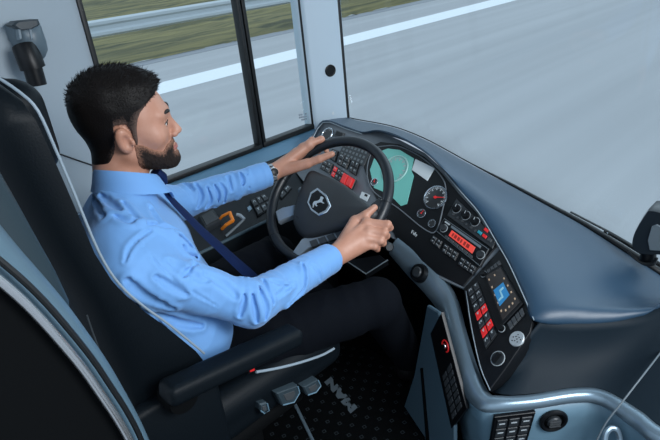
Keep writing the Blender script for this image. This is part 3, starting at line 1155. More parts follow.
# ================================================================== STEERING WHEEL
T_, YW = .71118, .1036
WC = np.array((.0026, .5777, .7934))
wa = np.array((math.cos(YW), math.sin(YW), 0))
wbv = np.array((-math.sin(YW) * math.cos(T_), math.cos(YW) * math.cos(T_), math.sin(T_)))
wm = np.cross(wa, wbv)
RR = .2085
PW = Plane(WC, wm)


def rim(th_):
    t_ = math.radians(th_)
    o_ = math.cos(t_) * wa + math.sin(t_) * wbv
    return WC + RR * o_, o_


wh = thing('steering_wheel', WC - wm * .1, 'large black leather bus steering wheel with shield emblem', 'steering wheel')
a = np.linspace(0, 2 * np.pi, 120, endpoint=False)
V, F = tube(WC + RR * (np.cos(a)[:, None] * wa + np.sin(a)[:, None] * wbv), .0162, 18, up=wm, closed=True)
mk('rim', V, F, M_wheel, wh, 60)
for d in (8, 172, 232, 308):
    p_, o_ = rim(d)
    V, F = torus(p_, np.cross(o_, wm), .0163, .0011, 24, 6, up=wm)
    mk('rim_seam', V, F, M_black, wh)
hub = np.array(PW.pts(spl([(310, 170.5), (323, 174), (345, 185), (366, 203), (377, 212), (368, 222), (350, 227.5), (330, 232.5), (311, 237), (300, 235), (293, 221), (296, 201), (303, 182)], 5, True), .022))
c_ = hub.mean(0)
rings = []
for s, h in ((.93, -.045), (1.0, -.02), (1.0, -.003), (.96, .004), (.86, .010), (.6, .017), (.3, .020)):
    rings.append(c_ + (hub - c_) * s + wm * h)
V, F = loft(rings)
mk('hub_cover', V, F, M_hub, wh, 60)
# seam line across the lower hub
sl = PW.pts(spl([(296, 216), (305, 222), (325, 221), (345, 214), (356, 207)], 4), .033)
mk('hub_seam', *tube(sl, .0012, 6), M_black, wh)
# silver spokes
mk('spoke', *slab(PW.pts([(277, 213), (284, 209), (297, 206), (297, 217), (287, 221), (280, 224)], .0), wm, -.006, .014, .005), M_spoke, wh)
mk('spoke', *slab(PW.pts([(294, 254), (303, 241), (312, 236.5), (345, 227.5), (352, 235), (330, 243), (310, 250), (300, 259)], .0), wm, -.006, .014, .005), M_spoke, wh)
mk('spoke', *slab(PW.pts([(372, 205), (380, 199), (389, 203), (386, 214), (372, 222)], .0), wm, -.012, .012, .006), M_hub, wh)
bq = PW.pts([(309, 241.5), (343, 230.5), (347, 236.5), (312, 248.5)], .012)
for k in range(4):
    mk('spoke_button', *slab(sub(bq, k * .25 + .02, k * .25 + .23, .05, .95), wm, -.003, .005, .0015), M_btn2, wh)
bq = PW.pts([(280, 213), (290, 208.5), (293, 218), (283, 222.5)], .012)
mk('column_shaft', *tube([WC - wm * .0, WC - wm * .1, WC - wm * .34 + np.array((0, .05, 0))], [.06, .05, .05], 20), M_black, wh)
mk('column_shroud', *tube([WC - wm * .05, WC - wm * .1, WC - wm * .2], [.052, .07, .075], 24, flat=.8), M_blackm, wh)
# emblem
PE = Plane(WC + wm * .040, wm)
sh = np.array(PE.pts([(311, 192.5), (318, 188), (327, 195.5), (331.5, 206.5), (327.5, 212.5), (319, 216.5), (311.5, 211), (307.5, 203)]))
em = mk('emblem', *slab(sh, wm, -.004, .004, .0015), M_chrome, wh)
c_ = sh.mean(0)
em2 = mk('emblem_field', *slab(c_ + (sh - c_) * .82, wm, .002, .005, .0005), M_black, em)
# walking lion silhouette in metal (shield axes: up = towards upper left edge)
lx, ly = N3(PE(327, 201) - PE(311, 207)), N3(PE(314.5, 190) - PE(319, 214))
lion = [(-.95, .05), (-.8, .3), (-.55, .42), (-.3, .36), (-.05, .30), (.3, .35), (.5, .55), (.62, .85), (.82, .8), (1.0, .55), (1.05, .35), (.85, .28), (.75, .05), (.72, -.2), (.95, -.45), (1.0, -.62), (.78, -.6), (.55, -.28), (.35, -.15), (.0, -.12), (-.25, -.1), (-.38, -.35), (-.2, -.6), (-.42, -.65), (-.62, -.3), (-.72, -.05), (-.8, -.35), (-1.0, -.65), (-1.12, -.6), (-.98, -.25)]
lv = [c_ + lx * x * .0195 + ly * y * .019 for x, y in lion]
mk('emblem_lion', *slab(lv, wm, .0045, .0068, .0003), mat('lion_silver', (.62, .68, .72), .3, metal=.6), em)
# stalks
th = thing('retarder_stalk', PA(392, 252, .03), 'black stalk with round knob below the right wheel rim', 'stalk')
mk('stalk_arm', *tube([WC - wm * .12 + wa * .05, WC - wm * .10 + wa * .12, PW(388, 246, -.09)], [.012, .010, .009], 10), M_black, th)
V, F = disc(PW(389, 247, -.09), N3(CAM - WC), .014, -.012, .012, 20, .3)
mk('stalk_knob', V, F, M_btn, th)
th = thing('indicator_stalk', WC - wm * .1 - wa * .15, 'black indicator stalk behind the left of the wheel', 'stalk')
mk('stalk_arm', *tube([WC - wm * .12 - wa * .05, WC - wm * .09 - wa * .12, WC - wm * .08 - wa * .17 + wbv * .03], [.010, .009, .011], 10), M_black, th)
mk('stalk_tip', *tube([WC - wm * .08 - wa * .17 + wbv * .03, WC - wm * .079 - wa * .19 + wbv * .035], [.012, .010], 10), M_grey, th)
# small tray under the wheel
tr_ = [hit(x, y, wm, WC - wm * .2) for x, y in ((345, 262), (366, 276), (388, 262), (380, 256))]
mk('column_tray', *slab(tr_, N3((0, -.3, .95)), -.012, .006, .003), M_black, wh)
tl = [np.array(p_) + np.array((0, 0, .008)) for p_ in tr_[:3]]
mk('tray_edge', *tube(tl, .0022, 6), M_grey, wh)

# ================================================================== SEAT
seat = thing('driver_seat', (0, 0, FZ), 'black leather bus driver seat with pale piping', 'driver seat')
pip = [(1, 66, .24), (5, 75, .24), (25, 92, .24), (40, 110, .24), (58, 150, .24), (75, 190, .24), (100, 250, .24), (120, 282, .24), (145, 305, .24), (170, 323, .24), (205, 352, .24)]
PIP = np.array([hx(x, y, xx) for x, y, xx in pip])
zs = np.linspace(1.385, .62, 26)
yf = np.interp(zs, PIP[::-1, 2], PIP[::-1, 1])
yr = np.interp(zs, [.6, .8, .94, 1.08, 1.24, 1.34, 1.385], [-.235, -.247, -.257, -.285, -.305, -.31, -.295])
rings = []
for i, zz in enumerate(zs):
    hw = .245 * (1 - .35 * max(0, (zz - 1.30) / .085) ** 2) * np.interp(zz, [.62, 1.1, 1.25, 1.385], [1.0, 1.0, .99, .96])
    f_, b_ = yf[i], yr[i]
    if zz > 1.34:
        f_ = f_ - .02 * (zz - 1.34) / .045
    rec = np.interp(zz, [.62, .8, 1.0, 1.15, 1.385], [.035, .055, .05, .03, .015])
    rec = min(rec, max(.0, f_ - b_ - .05))
    ring = []
    for x in np.linspace(-1, 1, 17):       # front, bolstered
        k = abs(x)
        yy = f_ - rec * (1 - np.clip((k - .55) / .4, 0, 1) ** 1.5)
        if k > .97: yy = f_ - .012
        ring.append((x * hw, yy, zz))
    for x in np.linspace(1, -1, 9):
        yy = b_ + (.03 if abs(x) > .95 else 0)
        ring.append((x * hw, yy, zz))
    rings.append(np.array(ring))
rt_ = rings[0]
ct_ = rt_.mean(0)
rings = [ct_ + (rt_ - ct_) * k + np.array((0, 0, h_)) for k, h_ in ((.25, .0125), (.6, .012), (.85, .009), (.96, .0045))] + rings
V, F = loft(rings)
o = mk('backrest', V, F, M_leather, seat, 70)
for s in (1, -1):
    P = np.array([(s * .243 * (1 - .35 * max(0, (p_[2] - 1.30) / .085) ** 2), p_[1] - .004, p_[2]) for p_ in PIP if p_[2] < 1.385])
    mk('piping', *tube(spl(P, 4), .0025, 8, up=(1, 0, 0)), M_piping, seat)
def f_headrest(p):
    d = rbox(p, (0.03, -.235, 1.262), (.13, .050, .085), .045)
    d = smin(d, cap(p, (.13, -.215, 1.22), (.13, -.215, 1.30), .032), .03)
    return smin(d, cap(p, (-.07, -.215, 1.22), (-.07, -.215, 1.30), .032), .03)


V, F = nets(f_headrest, (-.25, -.32, 1.14), (.25, -.12, 1.39), .006)
mk('headrest', V, F, M_leather, seat, 180)
# stitched side panel seam
sm_ = [hx(x, y, .247) for x, y in ((87, 315), (92, 330), (100, 352), (107, 372))]
mk('side_seam', *tube(spl(sm_, 4), .0014, 6), mat('seam_grey', (.035, .042, .047), .5), seat)


def f_cush(p):
    d = rbox(p, (0, .10, .505), (.262, .255, .065), .045)
    d = smin(d, cap(p, (.225, -.12, .555), (.225, .30, .53), .035, .028), .03)
    d = smin(d, cap(p, (-.225, -.12, .555), (-.225, .30, .53), .035, .028), .03)
    return d


V, F = nets(f_cush, (-.29, -.2, .42), (.29, .4, .61), .007)
mk('cushion', V, F, M_leather, seat, 180)
pp = [hx(x, y, .268) for x, y in ((256, 372), (268, 370), (285, 366.5), (305, 361), (322, 355), (334, 348.5))]
mk('piping', *tube(spl(pp, 4), .0035, 8), M_piping, seat)
V, F = bbox_round((-.235, -.17, .40), (.250, .20, .45), .02)
mk('seat_pan', V, F, M_blackm, seat)
V, F = bbox_round((-.19, -.16, FZ), (.17, .10, .39), .02)
mk('pedestal', V, F, M_blackm, seat)
# backrest lower joint cover
V, F = bbox_round((.235, -.26, .42), (.275, -.05, .70), .015)
mk('joint_cover', V, F, M_leather, seat)


# armrest
def f_arm(p):
    a = np.array((.315, -.165, .742)); b_ = np.array((.315, .125, .690))
    d = b_ - a
    L = np.linalg.norm(d)
    y = d / L
    x = np.array((1., 0, 0))
    z = np.cross(x, y)
    R = np.stack([x, y, z], 1)
    return rbox(p, (a + b_) / 2, (.030, L / 2 + .025, .022), .014, R)


V, F = nets(f_arm, (.26, -.24, .58), (.38, .20, .82), .005)
arm_o = mk('armrest', V, F, M_leather, seat, 50)
mk('armrest_hinge', *disc(np.array((.29, -.15, .70)), (1, 0, 0), .036, -.03, .018, 28), M_blackm, arm_o)
lv = [hx(x, y, .34) for x, y in ((268, 354), (278, 349), (287, 344.5))]
mk('armrest_lever', *tube(lv, .003, 6), M_grey, arm_o)
# levers under the front edge
for qpx, nm in (([(274, 392), (296, 384), (298, 391), (292, 401), (280, 404)], 'adjuster_handle'), ([(301, 386), (316, 378), (319, 384), (314, 391), (305, 394)], 'adjuster_handle'), ([(258, 403), (265, 401), (267, 409), (262, 412), (258, 409)], 'adjuster_handle')):
    q = [hx(x, y, .275) for x, y in qpx]
    o = mk(nm, *slab(q, (1, 0, 0), -.03, .008, .004), mat('lever_plastic', (.03, .045, .055), .35), seat)
    c_ = np.mean(q, 0)
    rim_ = [c_ + (np.array(p_) - c_) * .92 + np.array((.0095, 0, 0)) for p_ in q]
    mk('handle_edge', *tube(rim_[1:], .0018, 6), M_console, o)
    mk('handle_face', *slab([c_ + (np.array(p_) - c_) * .5 for p_ in q], (1, 0, 0), .006, .0095, .001), M_btn2 if nm else M_btn, o)
# safety belt buckle
th = thing('belt_buckle', hx(251, 368, .285), 'seat belt buckle with red button beneath the armrest', 'belt buckle')
q = [hx(x, y, .285) for x, y in ((246, 367), (254, 364.5), (255, 369), (247, 374))]
mk('buckle_body', *slab(q, (1, 0, 0), -.02, .006, .003), M_black, th)
mk('button', *slab([hx(x, y, .285) for x, y in ((247.5, 367.8), (252.5, 366), (252.5, 369), (248, 370.5))], (1, 0, 0), .005, .009, .001), M_red, th)

# ================================================================== HALF WALL BEHIND THE SEAT
hw_ = thing('cab_half_wall', (.45, -.5, FZ), 'curved blue-grey half wall with bright handrail behind the seat', 'partition')
ch = np.array([hx(x, y, .52) for x, y in ((-60, 235), (0, 281), (32, 310), (61, 342), (84, 370), (102, 396), (118, 420), (132, 446), (150, 490))])
ci = np.array([hx(x, y, .42) for x, y in ((-60, 150), (0, 233), (30, 269), (56, 300), (76, 328), (97, 358), (110, 380), (127, 412), (141, 442), (160, 490))])
cA, cB = resample(spl(ch, 5), 30), resample(spl(ci, 5), 30)
rings = []
for i in range(30):
    a, b_ = cA[i], cB[i]
    t_ = N3(cA[min(i + 1, 29)] - cA[max(i - 1, 0)])
    wv = b_ - a
    n_ = N3(np.cross(t_, wv))
    if n_.dot(CAM - a) < 0: n_ = -n_
    ring = [a + wv * .14 - n_ * .006]
    for k in np.linspace(.14, 1, 9):
        ring.append(a + wv * k + n_ * (.018 * math.sin(math.pi * k) ** .7 - .012 * max(0, .3 - k) / .16))
    ring.append(b_ - n_ * .03)
    rings.append(np.array(ring))
V, F = loft(rings)
mk('wall_cap', V, F, mat('cap_blue_grey', (.085, .145, .19), .42, bump=(600, .06)), hw_, 60)
mk('handrail', *tube(cA + (CAM - cA) / np.linalg.norm(CAM - cA, axis=1)[:, None] * .010, .0056, 12), mat('rail_satin', (.62, .63, .64), .22, metal=.9), hw_)
gap = cA + (N3((0, .6, .3))) * .016
mk('rail_gasket', *tube(gap, .004, 8), M_rubber, hw_)
iu = np.array([hx(x, y, .37) for x, y in ((-60, 70), (0, 172), (30, 226), (52, 268), (64, 296))])
il = np.array([hx(x, y, .40) for x, y in ((-60, 160), (0, 246), (30, 284), (52, 308), (66, 330))])
iu, il = spl(iu, 4), spl(il, 4)
rings = []
for a, b_ in zip(iu, il):
    rings.append(np.array([a + np.array((-.04, .0, -.05))] + [a * (1 - k) + b_ * k + np.array((0, .01, .012)) * math.sin(math.pi * k) for k in np.linspace(0, 1, 6)] + [b_ + np.array((-.03, -.01, -.05))]))
mk('inner_panel', *loft(rings), mat('inner_teal', (.015, .030, .040), .45, bump=(600, .06)), hw_, 60)
# dark outer skin behind the rail
outer = cA - np.array((.006, .003, .002))
back = outer.copy()
back[:, 1] = -.95
V, F = loft([np.concatenate([outer, back[::-1]]), np.concatenate([outer, back[::-1]]) - np.array((.03, 0, 0))])
mk('wall_skin', V, F, M_blackm, hw_, 40)
low = np.array([(.518, -.95, FZ), (.518, -.30, FZ), (.518, outer[-1][1], outer[-1][2]), (.518, -.95, outer[-1][2])])
V, F = loft([low, low - np.array((.03, 0, 0))])
mk('wall_base', V, F, M_blackm, hw_)

# ================================================================== FLOOR MAT
mat_px = [(218, 425), (345, 372), (402, 392), (402, 470), (218, 470)]
mq = [hz(x, y, FZ + .001) for x, y in mat_px]
fm = thing('floor_mat', np.mean(mq, 0), 'black rubber floor mat with small square studs and lettering', 'floor mat')
mq = np.array([(-.30, .25), (-.2, .72), (.36, .72), (.50, .10), (.50, -.2), (.20, -.2), (.20, .14)])
V, F = slab([(x, y, FZ) for x, y in mq], (0, 0, 1), .0, .006, .002)
mk('mat_body', V, F, mat('mat_rubber', (.0013, .0018, .0023), .7, spec=.08), fm)
# lettering
fc = bpy.data.curves.new('t', 'FONT')
fc.body = 'MAN'
fc.size = .1
fc.offset = .008
to = bpy.data.objects.new('t', fc)
SC.collection.objects.link(to)
bpy.context.view_layer.update()
dg = bpy.context.evaluated_depsgraph_get()
tm = bpy.data.meshes.new_from_object(to.evaluated_get(dg))
tv = np.array([v.co[:] for v in tm.vertices])
tf = [list(p_.vertices) for p_ in tm.polygons]
bpy.data.objects.remove(to)
zt = FZ + .0065
p0, p1 = hz(357.5, 407.5, zt), hz(331, 377, zt)
p2 = hz(350.5, 413.5, zt)
dx, dy = p1 - p0, p2 - p0
sx, sy = np.ptp(tv[:, 0]), np.ptp(tv[:, 1])
tv = p0 + ((tv[:, 0] - tv[:, 0].min()) / sx)[:, None] * dx + ((tv[:, 1] - tv[:, 1].min()) / sy)[:, None] * dy
nV = len(tv)
mk('lettering', np.concatenate([tv, tv + (0, 0, .001)]), tf + [[i + nV for i in f] for f in tf], mat('mat_letters', (.085, .11, .13), .5), fm, 0)
# studs
mb = MB()
uu = N3(p1 - p0)
vv = np.array((-uu[1], uu[0], 0))
from_poly = mq
def inpoly(x, y, P):
    c = False
    for i in range(len(P)):
        x1, y1 = P[i]; x2, y2 = P[i - 1]
        if (y1 > y) != (y2 > y) and x < (x2 - x1) * (y - y1) / (y2 - y1) + x1:
            c = not c
    return c
cen = np.array((.2, .4))
for i in range(-16, 17):
    for j in range(-16, 17):
        c_ = cen + (uu[:2] * (i + (j % 2) * .5) + vv[:2] * j * .5) * .058
        if not inpoly(c_[0], c_[1], mq * .98):
            continue
        s = .006
        P = [np.array((*c_, FZ + .006)) + a * uu * s + b_ * vv * s for a, b_ in ((-1, -1), (1, -1), (1, 1), (-1, 1))]
        P2 = [np.array((*c_, FZ + .006)) + a * uu * s * .6 + b_ * vv * s * .6 for a, b_ in ((-1, -1), (1, -1), (1, 1), (-1, 1))]
        for k in range(4):
            k2 = (k + 1) % 4
            mb.add([P[k], P[k2], P2[k2], P2[k]], [[0, 1, 2, 3]])
        mb.add([p_ + np.array((0, 0, -.002)) for p_ in P2], [[0, 1, 2, 3]])
V_ = np.concatenate(mb.V)
o = mk('stud_pattern', V_ + (0, 0, .0012), mb.F, mat('stud_rubber', (.022, .028, .033), .6, spec=.1), fm, 0)
fs = [hz(284, 384, FZ + .009), hz(293, 400, FZ + .009), hz(313, 441, FZ + .009), hz(330, 478, FZ + .009)]
setp(mk('floor_strip', *tube(fs, .0055, 8, flat=.5), M_silver), 'thin pale metal strip along the edge of floor mat', 'floor strip')

# ================================================================== WALL BRACKET
th = thing('wall_holder', hx(25, 45, XW), 'grey moulded wall holder with black tube on rear panel', 'wall holder')
PB = Plane((XW, 0, 0), (1, 0, 0))
c_up = PB(23, 24, .035)
o1 = PB.pts([(4, 25), (9, 22), (31, 19.5), (33, 23), (39, 40), (41, 50), (38, 58), (30, 62), (22, 60), (15, 50), (8, 38)], 0)
o1 = np.array(o1)
cc = o1.mean(0)
rings = []
for s, h in ((1.0, .0), (1.02, .02), (.98, .05), (.85, .075), (.55, .088)):
    rings.append(cc + (o1 - cc) * s + np.array((h, 0, 0)))
V, F = loft(rings)
mk('holder_body', V, F, mat('holder_grey', (.10, .14, .17), .38), th, 50)
mk('top_rim', *slab(PB.pts([(5, 25), (10, 21), (31, 19), (33, 24), (24, 29), (12, 30)], .03), (1, 0, 0), .0, .062, .006), mat('holder_dark', (.03, .042, .05), .4), th)
tp = [PB(25, 47, .06), PB(29, 58, .075), PB(33, 68, .075)]
mk('tube_collar', *tube(tp, .034, 20), M_black, th)
tp = [PB(32, 66, .075), PB(37.5, 85, .075)]
mk('black_tube', *tube(tp, .0255, 20), M_black, th)
for x0 in (16, 27):
    mk('clip', *slab(PB.pts([(x0, 29), (x0 + 2.6, 28.5), (x0 + 4.5, 39), (x0 + 2, 40)], .075), (1, 0, 0), -.01, .016, .003), mat('clip_grey', (.16, .21, .25), .4), th)

# ================================================================== WIPER AND BLACK HOUSING AT THE WINDSHIELD
th = thing('wiper', hy(600, 230, 1.24), 'black wiper arm lying along the bottom of the windshield', 'wiper')
wp = [hy(x, y, 1.26) for x, y in ((568, 214), (590, 225.5), (610, 236), (632, 249), (652, 262), (672, 276))]
mk('wiper_blade', *tube(spl(np.array(wp) + np.array((0, .02, .0)), 4), [.005] * 21, 8, flat=.6), M_rubber, th)
wp2 = [hy(x, y, 1.27) for x, y in ((604, 231), (620, 240), (640, 252), (660, 265), (675, 272))]
mk('wiper_arm', *tube(spl(wp2, 4), np.linspace(.004, .009, 17), 8), M_black, th)
mk('arm_joint', *disc(hy(607, 233.5, 1.26), N3((0, -1, .3)), .003, -.004, .004, 12), M_chrome, th)
th = thing('camera_housing', hy(650, 255, 1.13), 'glossy black box housing at the windshield base, right edge', 'housing')
oc = np.array([hy(x, y, 1.10) for x, y in spl([(632, 237), (637, 226), (646, 212), (650, 209.5), (662, 212), (684, 222), (690, 236), (682, 258), (664, 256), (648, 255.5), (635, 253), (631, 246)], 3, True)])
cc = oc.mean(0)
V, F = loft([cc + (oc - cc) * .9 + (0, .085, 0), cc + (oc - cc) * 1.0 + (0, .07, 0), oc + (0, .015, 0), cc + (oc - cc) * .94])
mk('housing_body', V, F, mat('gloss_black', (.008, .012, .016), .3), th, 50)
fq = [hy(x, y, 1.10) for x, y in ((652, 226), (657, 224), (668, 229), (662, 251), (650, 250), (648, 240))]
mk('face_plate', *slab(fq, (0, -1, 0), -.002, .004, .002), M_grey, th)
mk('foot', *tube([cc + np.array((-.02, .04, -.03)), cc + np.array((-.02, .05, -.075)), cc + np.array((-.02, .06, -.12))], [.02, .018, .025], 12), M_black, th)
mk('cable', *tube(spl([hy(x, y, 1.13) for x, y in ((628, 252), (640, 262), (652, 263.5), (657, 258))], 4), .004, 8), M_rubber, th)

# ================================================================== PERSON
HS = .965
HO = np.array((-.036, .026, 1.181))


def rotm(y, p, r):
    cy, sy, cp, sp, cr, sr = math.cos(y), math.sin(y), math.cos(p), math.sin(p), math.cos(r), math.sin(r)
    return np.array([[cy, -sy, 0], [sy, cy, 0], [0, 0, 1]]) @ np.array([[1, 0, 0], [0, cp, -sp], [0, sp, cp]]) @ np.array([[cr, 0, sr], [0, 1, 0], [-sr, 0, cr]])


HR = rotm(-.46, -.03, .10)
h2w = lambda q: HO + HS * (np.asarray(q, float) @ HR.T)
w2h = lambda p: ((p - HO.astype(np.float32)) @ HR.astype(np.float32)) / np.float32(HS)


def mir(q):
    q = q.copy()
    q[..., 0] = np.abs(q[..., 0])
    return q


def f_head(q):
    m = mir(q)
    d = ell(q, (0, -.012, .032), (.0755, .097, .087))
    d = smin(d, ell(q, (0, .03, .0), (.066, .066, .078)), .03)
    d = smin(d, cap(m, (.052, .0, -.058), (.018, .078, -.098), .022, .018), .03)
    d = smin(d, ell(q, (0, .045, -.062), (.048, .048, .046)), .03)
    d = smin(d, sph(q, (0, .087, -.102), .0155), .02)
    d = smin(d, sph(m, (.046, .060, -.024), .022), .025)
    d = smin(d, cap(m, (.0, .092, .021), (.042, .078, .021), .009, .008), .016)
    d = smax(d, -sph(m, (.033, .104, -.001), .0130), .012)
    d = smin(d, sph(m, (.032, .0785, -.001), .0118), .006)
    d = smin(d, cap(q, (0, .093, .006), (0, .114, -.033), .0075, .0095), .012)
    d = smin(d, sph(m, (.0115, .104, -.038), .0082), .008)
    d = smin(d, cap(m, (0, .0975, -.066), (.02, .089, -.069), .0058, .003), .008)
    d = smin(d, cap(m, (0, .0965, -.078), (.017, .089, -.077), .0066, .003), .008)
    # neck
    d = smin(d, cap(q, (0, -.030, -.055), (.008, -.036, -.11), .055, .057), .03)
    # ear
    e = q.copy()
    e[..., 0] = np.abs(e[..., 0])
    ear = ell(e, (.080, -.008, -.012), (.012, .0185, .033), rotm(.35, .18, .12))
    ear = smax(ear, -ell(e, (.092, .000, -.014), (.011, .0105, .019), rotm(.3, .18, 0)), .005)
    ear = smin(ear, ell(e, (.082, .010, -.018), (.006, .005, .008)), .006)
    d = smin(d, ear, .005)
    return d


def hair_region(q):
    m = mir(q)
    y, z = m[..., 1], m[..., 2]
    yh = np.interp(z, [-.04, -.03, -.01, .01, .03, .045, .06, .075, .09, .13], [.016, .020, .022, .024, .030, .039, .056, .080, .092, .12]).astype(np.float32)
    zl = np.interp(y, [-.12, -.085, -.06, -.035, -.028, -.022, .004, .010, .016, .03], [-.075, -.088, -.088, -.045, -.02, .024, .026, .010, -.046, -.048]).astype(np.float32)
    return np.maximum(y - yh, zl - z)


def f_hair(q):
    d0 = f_head_noear(q)
    z, y = q[..., 2], q[..., 1]
    u = np.clip((z - .01) / .10, 0, 1)
    th_ = .0045 + .0125 * u * u * (3 - 2 * u) + .006 * np.clip((y - .03) / .05, 0, 1) * np.clip((z - .07) / .03, 0, 1)
    th_ = th_ + .0013 * waves(q * np.array((1, .55, 1), np.float32), 170, 3) * np.clip((z - .0) / .06, .2, 1)
    return smax(d0 - th_, hair_region(q), .006)


def f_head_noear(q):
    d = ell(q, (0, -.012, .032), (.0755, .097, .087))
    d = smin(d, ell(q, (0, .03, .0), (.066, .066, .078)), .03)
    d = smin(d, cap(q, (0, -.030, -.055), (.008, -.036, -.11), .055, .057), .03)
    return d


def beard_region(q):
    m = mir(q)
    x, y, z = m[..., 0], m[..., 1], m[..., 2]
    top = np.interp(y, [.0, .012, .03, .05, .07, .082, .12], [-.03, -.028, -.034, -.05, -.062, -.050, -.0475]).astype(np.float32)
    low = np.interp(y, [.0, .03, .07, .1], [-.085, -.112, -.128, -.13]).astype(np.float32)
    d = np.maximum(np.maximum(z - top, low - z), .010 - y)
    lips = ell(m, (0, .1, -.072), (.021, .022, .0095))
    return np.maximum(d, -lips)


def f_beard(q):
    d0 = f_head(q)
    br = beard_region(q)
    th_ = .0010 + .0036 * np.clip(-br / .012, 0, 1) + .0006 * waves(q, 500, 5)
    return smax(d0 - th_, br, .003)


# arm joints
SHR, ELR, WRR = np.array((.160, -.130, .945)), np.array((.256, .078, .784)), hx(333, 256.5, .198)
SHL, ELL_, WRL = np.array((-.165, .030, .952)), np.array((-.275, .23, .845)), hx(271.5, 173, -.20)


def on_w(px, py, off): return hit(px, py, wm, WC + wm * off)


# right hand (palm over the rim, fingers curl round its outer side)
KR = [on_w(366.5, 222.5, .040), on_w(368.5, 231, .038), on_w(367, 238.5, .036), on_w(363.5, 245.5, .033)]
PR = [on_w(387.5, 224.5, .018), on_w(384, 233, .018), on_w(380.5, 240.5, .016), on_w(374.5, 246.5, .014)]
KL = [on_w(309, 144, .040), on_w(302.5, 147.5, .040), on_w(296, 152.5, .038), on_w(290.5, 158.5, .034)]
PL_ = [on_w(321, 139.5, .018), on_w(312, 140.5, .012), on_w(302.5, 146.5, .010), on_w(294.5, 153.5, .010)]


def outward(p):
    d = p - WC
    d = d - wm * d.dot(wm)
    return N3(d)


def hand_prims(W_, K, P, thumb, backn):
    L = []
    cenK = np.mean(K, 0)
    wd = N3(cenK - W_)
    side = N3(K[0] - K[3])
    for i, k in enumerate(K):
        base = W_ + side * (.013 - .009 * i) + wd * .012
        L.append(('palm', base, k - backn * .004, .0185, (.0125, .0125, .012, .011)[i]))
        L.append(('palm', base - backn * .012, k - backn * .014, .016, .012))
    for i, (k, p) in enumerate(zip(K, P)):
        o_ = outward(p)
        r0 = (.0112, .0114, .0108, .0094)[i]
        dip = p - wm * .024 - o_ * .004
        tip = dip - wm * .012 - o_ * .020
        L.append(('f%d' % i, k, p, r0 * 1.10, r0))
        L.append(('f%d' % i, p, dip, r0, r0 * .92))
        L.append(('f%d' % i, dip, tip, r0 * .92, r0 * .8))
        L.append(('f%d' % i, p, p, r0 * 1.08, r0 * 1.08))
    a, b_, c_, d_ = thumb
    for k in K:
        L.append(('palm', k - backn * .001, k - backn * .0015, .0125, .0125))
    L.append(('palm', W_ - backn * .006, b_, .021, .014))
    L.append(('palm', W_ - backn * .004, cenK - backn * .012, .022, .018))
    L.append(('th', a, b_, .0185, .0155))
    L.append(('th', b_, c_, .0142, .0128))
    L.append(('th', c_, d_, .0128, .0098))
    return L


bn = N3(CAM - KR[1])
thR = (WRR + N3(np.mean(KR, 0) - WRR) * .03 + N3(KR[0] - KR[3]) * .016 - wm * .004, on_w(355, 221, .040), on_w(365.5, 215, .040), on_w(374.5, 207.5, .034))
thL = (WRL + N3(np.mean(KL, 0) - WRL) * .035 - N3(np.cross(N3(np.mean(KL, 0) - WRL), bn)) * -.016, on_w(307.5, 163.5, .034), on_w(319.5, 159, .030), on_w(332, 154, .022))
HANDR = hand_prims(WRR, KR, PR, thR, N3(wm * .9 + bn * .3))
HANDL = hand_prims(WRL, KL, PL_, thL, N3(wm * .8 + bn * .4))


def f_hand(p, L):
    groups = {}
    for g, a, b_, ra, rb in L:
        d = cap(p, a, b_, ra, rb)
        groups[g] = d if g not in groups else smin(groups[g], d, .010 if g == 'palm' else .004)
    d = groups.pop('palm')
    f = None
    for k, v in groups.items():
        d = smin(d, v, .007)
    return d


def f_skin(p):
    d = f_head(w2h(p)) * HS
    # trunk under the clothes
    t_ = smin(cap(p, h2w((0, -.033, -.09)), (-.014, -.035, 1.0), .055, .06), cap(p, (-.012, -.04, 1.0), (0, -.07, .9), .06, .085), .03)
    t_ = smin(t_, cap(p, (0, -.06, .9), (0, -.01, .66), .085, .08), .05)
    for s, e, w_, hl in ((SHR, ELR, WRR, HANDR), (SHL, ELL_, WRL, HANDL)):
        t_ = smin(t_, cap(p, (0, -.05, .95), s, .05, .035), .04)
        t_ = smin(t_, cap(p, s, e, .035, .03), .02)
        a = cap(p, e, w_ * .75 + e * .25, .034, .029)
        a = smin(a, cap(p, w_ * .75 + e * .25, w_, .029, .0255), .01)
        hd = f_hand(p, hl)
        a = smin(a, hd, .014)
        t_ = smin(t_, a, .01)
    return smin(d, t_, .02)


person = thing('person', (0, -.1, .45), 'driver with dark hair and beard in light blue shirt and navy tie', 'person')
V, F = nets(f_skin, (-.36, -.26, .55), (.36, .82, 1.40), .0033)
mk('body', V, F, M_skin, person, 180)

# hair
def nets_head(fun, lo, hi, h): 
    V, F = nets(fun, lo, hi, h)
    return h2w(V), F, V


V, F, q = nets_head(f_hair, (-.12, -.16, -.12), (.12, .14, .17), .0027)
nb_ = len(V)
mb = MB().add(V, F.tolist())
